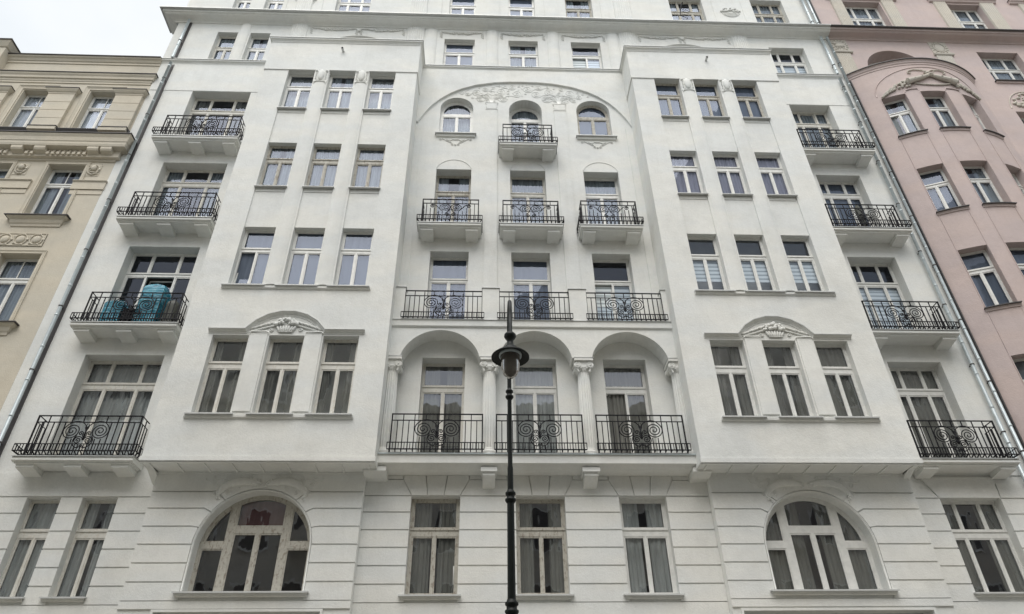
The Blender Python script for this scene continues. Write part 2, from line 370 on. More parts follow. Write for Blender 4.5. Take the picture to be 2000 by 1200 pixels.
def window(parent, x0, x1, z0, z1, y, zb, mat=None, lights=2, style='T', curtain='sheer', pane=None, bd=0.042, tilt=None,
           outline=None, holes=None, tf=None, muntin=False, tops=1, sash=0.030, name='window'):
    """outer frame plate with one sash and one pane per light; zb = (bottom, top) of the transom bar"""
    mat = mat or PLASTIC; pane = pane or PANE
    custom = holes is not None
    if outline is None: outline = rect(x0, x1, z0, z1)
    if holes is None:
        holes = []; w = x1 - x0; mu = 0.038
        def cells(n, fr=None):
            fr = fr or [1.0 / n] * n; xs = x0 + bd; inner = w - 2 * bd - (n - 1) * mu; out = []
            for f in fr: out.append((xs, xs + inner * f)); xs += inner * f + mu
            return out
        fr3 = [0.29, 0.42, 0.29] if lights == 3 else None
        for a, c in cells(lights, fr3): holes.append(rect(a, c, z0 + bd, zb[0]))
        tc = cells(3, fr3) if (lights == 3) else cells(tops)
        for a, c in tc: holes.append(rect(a, c, zb[1], z1 - bd))
    f = MB(); f.plate(outline, holes, y, reveal=0.06)
    # drip moulding along the transom
    if zb and custom is False: f.box(x0 + 0.01, x1 - 0.01, y - 0.022, y + 0.001, zb[1] - 0.045, zb[1] - 0.012)
    fo = f.build(name, mat, parent, tf)
    for k, h in enumerate(holes):
        hi = sub(h, sash); zlo = min(p[1] for p in h); zhi = max(p[1] for p in h); xlo = min(p[0] for p in h); xhi = max(p[0] for p in h)
        sb = MB(); sb.plate(h, [hi], y + 0.012, reveal=0.03); sb.ring(h, y + 0.012, y + 0.04)
        if muntin and zlo > (zb[1] - 0.02): sb.box((xlo + xhi) / 2 - 0.012, (xlo + xhi) / 2 + 0.012, y + 0.016, y + 0.05, zlo, zhi)
        pb = MB(); pb.plate(hi, [], y + 0.035)
        if tilt is not None and k in tilt:
            q = tilt[k]
            if q[0] == 'tilt': g = lambda X, Y, Z, q=q, zl=zlo: (X, Y + (Z - zl) * math.tan(radians(q[1])) + 0.01, Z)
            else:
                hx = xlo if q[0] == 'l' else xhi; a = radians(q[1])
                g = lambda X, Y, Z, hx=hx, a=a, yy=y: (hx + (X - hx) * cos(a), Y + abs(X - hx) * sin(a) + 0.02, Z)
            sb.v = [g(*v) for v in sb.v]; pb.v = [g(*v) for v in pb.v]
        sb.build('sash', mat, fo, tf); pb.build('pane', pane, fo, tf)
    if curtain:
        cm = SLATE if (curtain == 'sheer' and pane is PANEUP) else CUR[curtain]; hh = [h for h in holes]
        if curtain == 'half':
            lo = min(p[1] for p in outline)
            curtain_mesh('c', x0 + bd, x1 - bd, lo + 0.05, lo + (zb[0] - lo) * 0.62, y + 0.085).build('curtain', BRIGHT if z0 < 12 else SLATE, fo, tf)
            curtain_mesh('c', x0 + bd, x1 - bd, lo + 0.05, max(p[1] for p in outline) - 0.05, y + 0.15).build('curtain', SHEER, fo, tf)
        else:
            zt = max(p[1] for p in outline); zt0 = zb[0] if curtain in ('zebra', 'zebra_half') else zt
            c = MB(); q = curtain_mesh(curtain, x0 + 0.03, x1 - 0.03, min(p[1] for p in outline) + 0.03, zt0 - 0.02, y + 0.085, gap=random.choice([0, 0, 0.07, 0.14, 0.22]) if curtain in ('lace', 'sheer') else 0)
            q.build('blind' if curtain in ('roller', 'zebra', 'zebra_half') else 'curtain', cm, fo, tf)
    return fo
def sill(parent, x0, x1, yw, z, out=0.09, back=0.25, th=0.028, mat=None, tf=None, mould=0.05):
    b = MB(); b.profx([(yw - out, z - th - 0.012), (yw - out, z - 0.006), (yw + back, z + 0.02), (yw + back, z - th), (yw - out + 0.015, z - th)], x0, x1)
    o = b.build('sill', mat or SILLWHITE, parent, tf)
    if mould:
        c = MB(); c.profx([(yw - out * 0.55, z - th - 0.002), (yw - out * 0.45, z - th - mould), (yw + 0.01, z - th - mould - 0.012), (yw + 0.01, z - th - 0.002)], x0 + 0.04, x1 - 0.04)
        c.build('sill_moulding', parent['wallmat_obj'].data.materials[0] if False else SILLM[0], parent, tf)
    return o
SILLM = [WHITE]

# ================================================================== ground
g = MB(); g.quad((-400, -400, 0), (400, -400, 0), (400, 400, 0), (-400, 400, 0)); o = g.build('ground', ASPHALT); o['kind'] = 'structure'
g = MB(); g.box(-60, 60, -3.6, 0.5, -0.2, 0.12); o = g.build('pavement', PAVING); o['kind'] = 'structure'
g = MB(); g.box(-60, 60, -20.6, -14.2, -0.2, 0.12); o = g.build('pavement', PAVING); o['kind'] = 'structure'
g = MB()
for k in range(60): g.box(-60 + 2 * k + 0.005, -58 + 2 * k - 0.005, -3.75, -3.602, -0.2, 0.13)
o = g.build('kerb', CREAM); o['kind'] = 'structure'
g = MB()
for k in range(60): g.box(-60 + 2 * k + 0.005, -58 + 2 * k - 0.005, -14.198, -14.05, -0.2, 0.13)
o = g.build('kerb', CREAM); o['kind'] = 'structure'

# ================================================================== white building
XL, XR = -11.66, 13.14            # party walls
B = -0.95                         # front of the two bays
BL, BR = (-7.50, -2.43), (4.87, 9.93)
GB, GC = -0.33, -0.10             # ground-storey planes under the bays and in the centre
CX = 1.27
WB = thing('apartment_building', 'tall white stucco house with two projecting bays, black iron balconies and an arcade', 'building', (CX, 0, 0))
def W(b, name='wall', mat=None, parent=None, tf=None): return b.build(name, mat or WHITE, parent or WB, tf)
HEAD = {1: 11.13, 2: 14.76, 3: 18.23, 4: 21.78}
BAR = {0: (6.52, 6.70), 1: (10.29, 10.47), 2: (13.97, 14.11), 3: (17.50, 17.68), 4: (21.00, 21.16), 5: (24.47, 24.62)}
FLOOR = {1: 8.13, 2: 11.77, 3: 15.42, 4: 18.87}
colsL = [(-6.71, -5.83), (-5.34, -4.48), (-4.01, -3.14)]
colsR = [(5.63, 6.49), (6.97, 7.83), (8.31, 9.17)]
colsC = [(-1.64, -0.53), (0.705, 1.83), (3.055, 4.18)]
doorL, doorR = (-10.19, -8.21), (10.66, 12.115)

# ---- main upper wall at Y=0 (floors 1 to 4), one mesh with its openings
H = []; RV = []
for c in colsC:
    H.append(rect(*c, FLOOR[1] + 0.12, 11.12)); RV.append(0.30)
    H.append(rect(*c, FLOOR[2] + 0.22, 14.735)); RV.append(0.30)
    H.append(rect(*c, FLOOR[3] + 0.05, 18.16)); RV.append(0.30)
H.append(arch_poly(-1.65, -0.53, 19.80, 21.17, 21.75)); RV.append(0.2)
H.append(arch_poly(0.70, 1.83, 18.92, 21.13, 21.71)); RV.append(0.36)
H.append(arch_poly(3.03, 4.18, 19.80, 21.17, 21.74)); RV.append(0.2)
for d in (doorL, doorR):
    for f in (1, 2, 3, 4): H.append(rect(*d, FLOOR[f] + 0.05, HEAD[f] - 0.005)); RV.append(0.32)
m = MB(); m.plate(rect(XL, XR, 7.955, 23.3), H, 0.0, reveal=RV); W(m)

# ---- side friezes standing slightly proud above the fourth floor
for x0, x1 in ((XL, BL[0]), (BR[1], XR)): m = MB(); m.prism(rect(x0 + 0.001, x1 - 0.001, 21.79, 23.28), -0.014, 0.0); W(m, 'frieze')
# ---- big blind arch of the centre: the wall above it stands proud
ADX = [0, 0.55, 1.04, 1.7, 2.24, 2.6, 2.93, 3.15, 3.33, 3.48, 3.62]
ADZ = [22.63, 22.615, 22.56, 22.40, 22.15, 21.90, 21.58, 21.30, 21.0, 20.70, 20.36]
arc = [(CX - 0.03 - x, z) for x, z in reversed(list(zip(ADX, ADZ)))] + [(CX - 0.03 + x, z) for x, z in list(zip(ADX, ADZ))[1:]]
arc = [p for p in arc if BL[1] < p[0] < BR[0]]
m = MB(); poly = [(BL[1] + 0.002, 20.4)] + arc + [(BR[0] - 0.002, 20.4), (BR[0] - 0.002, 23.29), (BL[1] + 0.002, 23.29)]
m.prism(poly, -0.05, 0.0); W(m, 'arch_surround')
m = MB(); m.face(arc, [(0.05, 0.03), (0.075, 0.028), (0.075, 0.0), (0.05, -0.004), (0.0, -0.01)], 0.0); W(m, 'arch_moulding')

# ---- pilaster strips between the central windows, with little vase capitals
for x0, x1 in ((-0.09, 0.29), (2.25, 2.66)):
    m = MB(); m.prism(rect(x0, x1, 12.0, 21.12), -0.035, 0.0); m.box(x0 - 0.01, x1 + 0.01, -0.05, 0, 21.12, 21.145)
    xc = (x0 + x1) / 2
    m.prism([(x0 + 0.03, 21.2), (x1 - 0.03, 21.2), (x1, 21.28), (x1 - 0.02, 21.36), (x1 + 0.02, 21.46), (x0 - 0.02, 21.46), (x0 + 0.02, 21.36), (x0, 21.28)], -0.03, 0.0)
    for zz, e in ((21.19, -0.02), (21.485, 0.03)): m.tube([(x0 - e, -0.015, zz), (x1 + e, -0.015, zz)], 0.026, 6)
    W(m, 'pilaster')
for x0, x1 in ((-2.43, -2.2), (4.64, 4.87)):
    m = MB(); m.prism(rect(x0, x1, 12.0, 20.3), -0.03, 0.0); W(m, 'pilaster')
# thin arcs over the third-floor doors
for a, c in colsC:
    P = arch_poly(a, c, 18.0, 18.20, 18.60)[2:]
    m = MB(); m.tube([(p[0], -0.004, p[1]) for p in P], 0.014, 4); W(m, 'blind_arch')
# ---- spandrel ornament in the big arch: scrolling tendrils
m = MB(); rnd = random.Random(3)
def archz(x):
    d = abs(x - (CX - 0.03))
    for k in range(len(ADX) - 1):
        if ADX[k] <= d <= ADX[k + 1]: return ADZ[k] + (ADZ[k + 1] - ADZ[k]) * (d - ADX[k]) / (ADX[k + 1] - ADX[k])
    return ADZ[-1]
def low(x):
    z = 21.50
    for c, top in ((-1.09, 21.75), (1.265, 21.71), (3.605, 21.74)):
        if abs(x - c) < 0.72: z = max(z, top - 0.58 + sqrt(max(0, 0.72 ** 2 - (x - c) ** 2)))
    return z
placed = []
cand = [(0.10, 21.52), (2.45, 21.52)]
tries = 0
for rr_ in (0.19, 0.15, 0.12, 0.10, 0.08, 0.06, 0.045):
    for t in range(900):
        x = rnd.uniform(-1.9, 4.35); z = rnd.uniform(21.4, 22.6)
        if z + rr_ > archz(x) - 0.07 or z + rr_ > archz(x + rr_) - 0.05 or z + rr_ > archz(x - rr_) - 0.05 or z - rr_ < low(x) + 0.03: continue
        if any((x - q[0]) ** 2 + (z - q[1]) ** 2 < (rr_ + q[2] + 0.025) ** 2 for q in placed): continue
        placed.append((x, z, rr_))
for x, z, r in placed:
    src = min(cand, key=lambda c: (c[0] - x) ** 2 + (c[1] - z) ** 2); a = atan2(src[1] - z, src[0] - x) + rnd.uniform(-0.4, 0.4); dr = 1 if x > src[0] else -1
    lead = []
    if r > 0.07:
        e = (x + r * cos(a), z + r * sin(a)); L = min(0.35, sqrt((src[0] - x) ** 2 + (src[1] - z) ** 2) * 0.5)
        tx, tz = -sin(a) * -dr, cos(a) * -dr
        for t in (1.0, 0.66, 0.33): lead.append((e[0] + tx * L * t * 0.6 + cos(a) * L * t * t * 0.5, e[1] + tz * L * t * 0.6 + sin(a) * L * t * t * 0.5))
    m.spiral(x, z, -0.003, r, 1.9 if r > 0.08 else 1.1, a, dr, w=0.0115 if r > 0.09 else 0.010, lead=lead, n=5, per=12, rmin=0.18)
    if r > 0.09: m.blob((x, -0.004, z), (0.022, 0.014, 0.022), 6, 4)
for cx_, cz_ in cand:
    for k in range(-4, 5):
        a = k * 0.28; L = 0.62 - abs(k) * 0.03
        m.tube([(cx_ + sin(a) * 0.03, -0.004, cz_ - 0.03), (cx_ + sin(a * 0.5) * L * 0.4, -0.006, cz_ + 0.2), (cx_ + sin(a) * L * 0.8, -0.005, cz_ + 0.2 + cos(a) * L * 0.35), (cx_ + sin(a * 1.2) * L * 1.15, -0.01, cz_ + 0.16 + cos(a * 1.3) * L * 0.5)], [0.012, 0.011, 0.010, 0.008], 5)
for k in range(90):
    x = rnd.uniform(-1.9, 4.35); z = rnd.uniform(21.45, 22.6)
    if z > archz(x) - 0.06 or z < low(x) + 0.03: continue
    m.blob((x, 0.0, z), (0.045, 0.012, 0.014), 6, 4, rnd.uniform(-1.5, 1.5))
W(m, 'tendril_relief')

# ---- central windows
WN, OL, PL = WORN, OLDPAINT, PLASTIC
for k, c in enumerate(colsC):
    window(WB, *c, FLOOR[1] + 0.12, 11.12, 0.30, (10.27, 10.45), PL if k else OL, pane=OLDPANE, curtain=['lace', 'sheer', 'lace'][k], tilt={0: ('l', 28)} if k == 2 else None)
    window(WB, *c, FLOOR[2] + 0.22, 14.735, 0.30, (13.83, 13.95), PL, pane=PANEUP, curtain=['roller', 'roller', 'zebra'][k], tilt={0: ('tilt', 2.2)} if k == 2 else None)
    window(WB, *c, FLOOR[3] + 0.05, 18.16, 0.30, (17.30, 17.46), [WN, OL, PL][k], pane=PANEUP, curtain=['sheer', 'sheer', 'sheer'][k])
def archwin(x0, x1, z0, zs, zt, y, zb, mat, curtain, pane):
    bd = 0.07; mu = 0.045; xm = (x0 + x1) / 2
    ol = arch_poly(x0, x1, z0, zs, zt)
    hs = [rect(x0 + bd, xm - mu / 2, z0 + 0.05, zb[0]), rect(xm + mu / 2, x1 - bd, z0 + 0.05, zb[0])]
    R = (x1 - x0) / 2 - bd; n = 12; cz = zs
    a0 = math.asin(max(-0.9, min(0.95, (zb[1] - cz) / R)))
    hs.append([(xm + R * cos(a0 + (pi - 2 * a0) * k / n), cz + R * sin(a0 + (pi - 2 * a0) * k / n)) for k in range(n + 1)])
    return window(WB, x0, x1, z0, zt, y, zb, mat, outline=ol, holes=hs, curtain=curtain, pane=pane, sash=0.03)
archwin(-1.65, -0.53, 19.80, 21.17, 21.75, 0.20, (20.96, 21.09), PL, 'half', PANEUP)
archwin(0.70, 1.83, 18.92, 21.13, 21.71, 0.36, (20.96, 21.09), PL, 'sheer', PANEUP)
archwin(3.03, 4.18, 19.80, 21.17, 21.74, 0.20, (20.96, 21.09), WN, 'roller', PANEUP)
for c in (colsC[0], colsC[2]):
    sill(WB, c[0] - 0.13, c[1] + 0.13, 0.0, 19.81, out=0.13, back=0.2, mould=0.10)
    m = MB(); xc = (c[0] + c[1]) / 2
    for s in (-1, 1):
        m.spiral(xc + s * 0.50, 19.56, -0.012, 0.055, 1.3, pi / 2 - s * 0.6, s, 0.011, lead=[(xc + s * 0.06, 19.36), (xc + s * 0.2, 19.42), (xc + s * 0.34, 19.53), (xc + s * 0.44, 19.60)], rmin=0.2)
        m.spiral(xc + s * 0.09, 19.33, -0.015, 0.05, 1.2, pi / 2, -s, 0.011, lead=[(xc + s * 0.30, 19.55), (xc + s * 0.2, 19.5), (xc + s * 0.12, 19.41)], rmin=0.2)
        m.blob((xc + s * 0.17, -0.01, 19.52), (0.09, 0.02, 0.025), 6, 4, -s * 0.4)
    m.blob((xc, -0.02, 19.30), (0.04, 0.025, 0.03), 8, 5); m.blob((xc, -0.015, 19.56), (0.12, 0.02, 0.03), 8, 5)
    W(m, 'scroll_relief')

# ---- wing windows and doors, floors 1 to 4
wl_ = {1: (OL, 'half', OLDPANE), 2: (PL, None, PANEUP), 3: (OL, 'sheer', PANEUP), 4: (OL, 'lace', PANEUP)}
wr_ = {1: (PL, 'lace', OLDPANE), 2: (PL, 'zebra', PANEUP), 3: (PL, 'roller', PANEUP), 4: (OL, 'sheer', PANEUP)}
for f in (1, 2, 3, 4):
    window(WB, *doorL, FLOOR[f] + 0.05, HEAD[f] - 0.005, 0.32, BAR[f] if f != 2 else (13.90, 14.03), wl_[f][0], lights=3, curtain=wl_[f][1], pane=wl_[f][2], bd=0.05, tilt={1: ('tilt', 5)} if f == 2 else None)
    window(WB, *doorR, FLOOR[f] + 0.05, HEAD[f] - 0.005, 0.32, BAR[f] if f != 2 else (13.90, 14.03), wr_[f][0], lights=3, curtain=wr_[f][1], pane=wr_[f][2], bd=0.05, tilt={4: ('tilt', 4)} if f == 4 else None)

# ---- the two bays
for side, (bx, cols) in enumerate(((BL, colsL), (BR, colsR))):
    x0, x1 = bx
    strips = [rect(c[0], c[1], 12.66, 21.785) for c in cols]
    low_h = [rect(c[0], c[1], 8.975, 11.145) for c in cols]
    m = MB(); m.plate(rect(x0, x1, 7.83, 21.785), strips + low_h, B, reveal=[0.05] * 3 + [0.18] * 3)
    m.quad((x0, 0, 7.83), (x0, B, 7.83), (x0, B, 23.3), (x0, 0, 23.3)); m.quad((x1, B, 7.83), (x1, 0, 7.83), (x1, 0, 23.3), (x1, B, 23.3))
    W(m, 'bay_wall')
    for c in cols:                              # recessed panels between the windows of one column
        for za, zb2 in ((18.23, 19.79), (14.76, 16.28)):
            m = MB(); m.plate(rect(c[0], c[1], za, zb2), [], B + 0.05)
            m.box(c[0] + 0.02, c[1] - 0.02, B + 0.032, B + 0.049, zb2 - 0.16, zb2 - 0.05); W(m, 'window_panel')
        for za, zb2 in ((19.79, 21.78), (16.28, 18.23), (12.67, 14.76)): m = MB(); m.ring(rect(c[0], c[1], za, zb2), B + 0.05, B + 0.20); W(m, 'window_reveal')
    m = MB()                                    # raised strips on the piers
    for a, b_ in ((cols[0][1], cols[1][0]), (cols[1][1], cols[2][0])):
        zt = 21.12; k = 8; w = b_ - a - 0.06; xs = [a + 0.03 + w * j / k for j in range(k + 1)]
        ys = [B - 0.05 * sin(pi * j / k) ** 0.6 for j in range(k + 1)]
        for j in range(k): m.quad((xs[j], ys[j], 12.7), (xs[j + 1], ys[j + 1], 12.7), (xs[j + 1], ys[j + 1], zt), (xs[j], ys[j], zt), True)
        i = len(m.v); m.v += [(x, y, zt) for x, y in zip(xs, ys)]; m.f.append(tuple(range(i, i + k + 1))); m.sm.append(False)
    W(m, 'pier')
    for a, b_ in ((cols[0][1], cols[1][0]), (cols[1][1], cols[2][0])):   # carved caps of the piers
        m = MB(); xc = (a + b_) / 2
        m.tube([(a + 0.04, B - 0.01, 21.09), (a + 0.07, B - 0.045, 21.135), (xc, B - 0.06, 21.15), (b_ - 0.07, B - 0.045, 21.135), (b_ - 0.04, B - 0.01, 21.09)], 0.018, 6)
        m.prism(rect(a + 0.02, b_ - 0.02, 21.16, 21.78), B - 0.028, B)
        m.blob((xc, B - 0.05, 21.50), (0.105, 0.055, 0.27), 12, 9)
        for s in (-1, 1):
            m.blob((xc + s * 0.165, B - 0.045, 21.70), (0.05, 0.05, 0.055), 8, 6)
            for q in range(5): m.blob((xc + s * (0.16 + 0.008 * (q % 2)), B - 0.04, 21.60 - q * 0.075), (0.022, 0.028, 0.032), 6, 4, 0.5 * s)
            m.spiral(xc + s * 0.12, 21.225, B - 0.035, 0.05, 1.2, pi / 2, s, 0.014, rmin=0.2)
        W(m, 'pier_cap')
    # frieze, standing proud like a lintel over the top row
    m = MB(); pth = [(x0 - 0.03, 0), (x0 - 0.03, B - 0.03), (x1 + 0.03, B - 0.03), (x1 + 0.03, 0)]
    m.plan([(x0, 0), (x0, B), (x1, B), (x1, 0)], [(0.0, 21.775), (0.032, 21.775), (0.032, 23.30)]); W(m, 'frieze')
    m = MB(); xc = -5.025 if side == 0 else 7.605
    m.tube([(xc, B, 22.84), (xc - 0.01, B - 0.20, 22.80)], 0.04, 10, cap=False); m.tube([(xc, B, 22.84), (xc - 0.01, B - 0.195, 22.80)], 0.034, 10, cap=False); W(m, 'drain_spout', SHEET)
    # windows of the bay
    for k, c in enumerate(cols):
        if side == 0:
            spec = {4: (PL, ['half', 'sheer', 'half'][k], PANEUP), 3: (WN, 'sheer', PANEUP), 2: (PL, ['roller', 'roller', 'roller'][k], PANEUP), 1: (OL, 'lace', OLDPANE)}
        else:
            spec = {4: (WN, ['roller', 'roller', 'roller'][k], PANEUP), 3: (PL, 'lilac', PANEUP), 2: (PL, 'zebra_half', PANEUP), 1: (PL, 'lace', OLDPANE if k == 2 else PANE)}
        for f, z0, z1 in ((4, 19.79, 21.78), (3, 16.28, 18.23), (2, 12.67, 14.76), (1, 8.975, 11.145)):
            mt, cu, pn = spec[f]
            window(WB, c[0], c[1], z0, z1, B + (0.20 if f > 1 else 0.18), BAR[f], mt, curtain=cu, pane=pn, tilt={0: ('tilt', 6)} if (side == 0 and f == 2 and k == 0) else None)
            if f >= 3: sill(WB, c[0] - 0.03, c[1] + 0.03, B + 0.05, z0, out=0.12, back=0.15, th=0.018, mould=0)
            elif f == 2: sill(WB, c[0] - 0.13, c[1] + 0.10, B, z0, out=0.10, back=0.2, mould=0)
            else: sill(WB, c[0] - 0.10, c[1] + 0.10, B, z0, out=0.11, back=0.18, mould=0)
    for z in (12.67, 8.975):
        m = MB(); m.profx([(B, z - 0.03), (B - 0.055, z - 0.03), (B - 0.05, z - 0.085), (B - 0.02, z - 0.11), (B, z - 0.11)], cols[0][0] - 0.12, cols[2][1] + 0.12); W(m, 'sill_moulding')
    # hood with arched pediment over the first-floor windows
    xa, xb = cols[1][0] - 0.60, cols[1][1] + 0.50; xm = (xa + xb) / 2; hw = (xb - xa) / 2; rise = 0.55; r = (hw * hw + rise * rise) / (2 * rise); cz = 11.29 + rise - r; am = math.asin(hw / r)
    n = 7; top = [(xm - r * sin(am - 2 * am * k / n), cz + r * cos(am - 2 * am * k / n)) for k in range(n + 1)]
    path = [(cols[0][0] - 0.12, 11.29)] + top + [(cols[2][1] + 0.13, 11.29)]
    m = MB(); m.face(path, [(0.0, 0.0), (0.095, 0.0), (0.095, -0.012), (0.075, -0.018), (0.05, -0.04), (0.03, -0.065), (0.016, -0.07), (0.014, -0.10), (0.0, -0.105)], B); W(m, 'hood_moulding')
    m = MB(); m.face(path, [(0.0, 0.014), (0.108, 0.002), (0.108, -0.014)], B); W(m, 'hood_flashing', SHEET)
    m = MB()
    ri = r - 0.12; a2 = math.acos((11.23 - cz) / ri)
    P = [(xm - ri * sin(a2 - 2 * a2 * k / 16), cz + ri * cos(a2 - 2 * a2 * k / 16)) for k in range(17)]
    m.tube([(p[0], B - 0.004, p[1]) for p in P], 0.014, 5)
    for a, b_ in ((cols[0][1], cols[1][0]), (cols[1][1], cols[2][0])):
        m.prism(rect(a + 0.04, b_ - 0.04, 9.05, 11.205), B - 0.03, B); m.tube([(a + 0.02, B - 0.03, 11.20), (a + 0.06, B - 0.045, 11.225), (b_ - 0.06, B - 0.045, 11.225), (b_ - 0.02, B - 0.03, 11.20)], 0.018, 5)
    W(m, 'pediment_frame')
    m = MB(); rn = random.Random(11 + side)     # basket of fruit between sprays of leaves
    for j in range(7):
        t = (j - 3) / 3.0; m.blob((xm + t * 0.19, B - 0.03, 11.32), (0.035, 0.035, 0.10), 6, 5, -t * 0.45)
    m.tube([(xm - 0.17, B - 0.03, 11.235), (xm + 0.17, B - 0.03, 11.235)], 0.02, 6)
    for j in range(34):
        a = rn.uniform(0, pi); q = rn.uniform(0.1, 1) ** 0.6; m.blob((xm + cos(a) * 0.27 * q, B - 0.045 - rn.uniform(0, 0.03), 11.43 + sin(a) * 0.20 * q), (rn.uniform(0.032, 0.05),) * 3, 7, 5)
    for s in (-1, 1):
        for j in range(20):
            t = j / 19; x = xm + s * (0.24 + 0.60 * t); zc = 11.27 + (0.27 - 0.22 * t)
            m.blob((x, B - 0.02, zc + rn.uniform(-0.01, 0.01)), (0.055, 0.03, 0.018), 7, 4, s * (-0.9 + rn.uniform(-0.3, 0.3)))
            m.blob((x - s * 0.02, B - 0.02, zc - 0.07 - 0.03 * (1 - t)), (0.045, 0.025, 0.015), 6, 4, s * (0.4 + rn.uniform(-0.3, 0.3)))
        m.spiral(xm + s * 0.36, 11.29, B - 0.02, 0.05, 1.3, 0, s, 0.014, rmin=0.2)
        m.spiral(xm + s * 0.70, 11.27, B - 0.018, 0.035, 1.2, pi / 2, -s, 0.012, rmin=0.2)
    W(m, 'fruit_basket_relief')
    # foot of the bay: band, flat soffit with sunk panels, corner console
    m = MB(); m.plan([(x0, 0), (x0, B), (x1, B), (x1, 0)], [(0.0, 7.965), (0.022, 7.955), (0.022, 7.85), (0.0, 7.835)])
    yb = GB
    m.quad((x0 - 0.02, B - 0.02, 7.84), (x1 + 0.02, B - 0.02, 7.84), (x1 + 0.02, 0, 7.84), (x0 - 0.02, 0, 7.84)); W(m, 'bay_foot')
    m = MB(); npan = 8; pw = (x1 - x0 - 0.3) / npan
    for j in range(npan + 1): m.box(x0 + 0.13 + pw * j, x0 + 0.17 + pw * j, B + 0.06, yb, 7.815, 7.84)
    m.box(x0, x1, B + 0.0, B + 0.06, 7.815, 7.84); m.box(x0, x1, yb - 0.04, yb, 7.80, 7.84); W(m, 'soffit_rib')
    m = MB(); xo = x0 if side == 0 else x1; s = 1 if side == 0 else -1
    m.profx([(-0.62, 7.84), (-0.33, 7.84), (0.0, 7.84), (0.0, 7.64), (-0.12, 7.64)], min(xo + s * 0.01, xo + s * 0.17), max(xo + s * 0.01, xo + s * 0.17)); W(m, 'corner_console')

# ---- cornice over the fourth floor, running round the bays
cpath = [(XL - 0.10, 0.05), (XL - 0.10, 0), (BL[0], 0), (BL[0], B - 0.03), (BL[1], B - 0.03), (BL[1], 0), (BR[0], 0), (BR[0], B - 0.03), (BR[1], B - 0.03), (BR[1], 0), (XR - 0.1, 0)]
m = MB(); m.plan(cpath, [(0, 23.265), (0.018, 23.27), (0.022, 23.30), (0.06, 23.36), (0.095, 23.375), (0.10, 23.44)]); W(m, 'cornice')
m = MB(); m.plan(cpath, [(0.09, 23.432), (0.125, 23.434), (0.125, 23.452), (0, 23.475)]); W(m, 'cornice_flashing', SHEET)
m = MB()
for x0, x1 in (BL, BR): m.quad((x0, B, 23.46), (x1, B, 23.46), (x1, 0, 23.46), (x0, 0, 23.46))
W(m, 'terrace', SHEET)

# ---- fifth floor
H = [rect(-10.14, -9.40, 23.55, 25.29), rect(-8.94, -8.20, 23.55, 25.29), rect(10.71, 12.075, 23.55, 25.21)]
for c in ((-1.695, -0.557), (0.715, 1.824), (3.081, 4.20)): H.append(rect(*c, 23.5, 25.22))
H += [arch_poly(-6.15, -3.70, 23.5, 24.72, 25.29), arch_poly(6.20, 8.65, 23.5, 24.72, 25.29)]
m = MB(); m.plate(rect(XL - 0.06, XR, 23.3, 25.9), H, 0.0, reveal=[0.2] * 2 + [0.24] + [0.17] * 3 + [0.35] * 2)
m.quad((XL - 0.06, 0, 23.3), (XL - 0.06, 6, 23.3), (XL - 0.06, 6, 25.9), (XL - 0.06, 0, 25.9)); W(m)
window(WB, -10.14, -9.40, 23.55, 25.29, 0.2, BAR[5], OL, pane=PANEUP, curtain='sheer', bd=0.04); window(WB, -8.94, -8.20, 23.55, 25.29, 0.2, BAR[5], PL, pane=PANEUP, curtain='sheer', bd=0.04)
window(WB, 10.71, 12.075, 23.55, 25.21, 0.24, BAR[5], PL, lights=3, pane=PANEUP, curtain='zebra')
for k, c in enumerate(((-1.695, -0.557), (0.715, 1.824), (3.081, 4.20))): window(WB, *c, 23.5, 25.22, 0.17, BAR[5], PL, pane=PANEUP, curtain=['roller', 'sheer', 'zebra'][k], tilt={0: ('tilt', 7)} if k == 2 else None)
for a, b_ in ((-6.15, -3.70), (6.20, 8.65)): window(WB, a, b_, 23.5, 25.29, 0.35, (24.55, 24.66), PL, outline=arch_poly(a, b_, 23.5, 24.72, 25.29), holes=[rect(a + 0.1, a + 0.8, 23.6, 24.5), rect(a + 0.9, b_ - 0.9, 23.6, 24.5), rect(b_ - 0.8, b_ - 0.1, 23.6, 24.5), rect(a + 0.5, b_ - 0.5, 24.66, 24.98)], pane=PANEUP, curtain='sheer')
def fluted(x0, x1, z0, z1, y, d=0.07, n=7, round_=True, top=True):
    m = MB(); K = n * 4; xs = []; ys = []
    for j in range(K + 1):
        t = j / K; base = d * (sin(pi * t) ** 0.55 if round_ else (1 if 0 < j < K else 0)); fl = 0.5 - 0.5 * cos(2 * pi * n * t)
        xs.append(x0 + (x1 - x0) * t); ys.append(y - base - (0.018 * fl if 0 < j < K else 0))
    for j in range(K): m.quad((xs[j], ys[j], z0), (xs[j + 1], ys[j + 1], z0), (xs[j + 1], ys[j + 1], z1), (xs[j], ys[j], z1))
    i = len(m.v); m.v += [(x, yy, z1) for x, yy in zip(xs, ys)]; m.f.append(tuple(range(i, i + K + 1))); m.sm.append(False)
    return m
def halfround(x0, x1, z0, z1, y, d=0.08):
    m = MB(); K = 10; xs = [x0 + (x1 - x0) * j / K for j in range(K + 1)]; ys = [y - d * sin(pi * j / K) ** 0.6 for j in range(K + 1)]
    rows = [(z0, 0), (z1 - 0.12, 0), (z1 - 0.04, 0.3), (z1, 1.0)]
    for (za, fa), (zb, fb) in zip(rows, rows[1:]):
        for j in range(K):
            q = lambda jj, f: y + (ys[jj] - y) * (1 - f)
            m.quad((xs[j], q(j, fa), za), (xs[j + 1], q(j + 1, fa), za), (xs[j + 1], q(j + 1, fb), zb), (xs[j], q(j, fb), zb), True)
    return m
for a, b_ in ((-7.49, -6.86), (-3.13, -2.46), (4.95, 5.62), (9.35, 9.99)): W(fluted(a, b_, 23.45, 25.86, 0.0, n=8), 'fluted_pilaster')
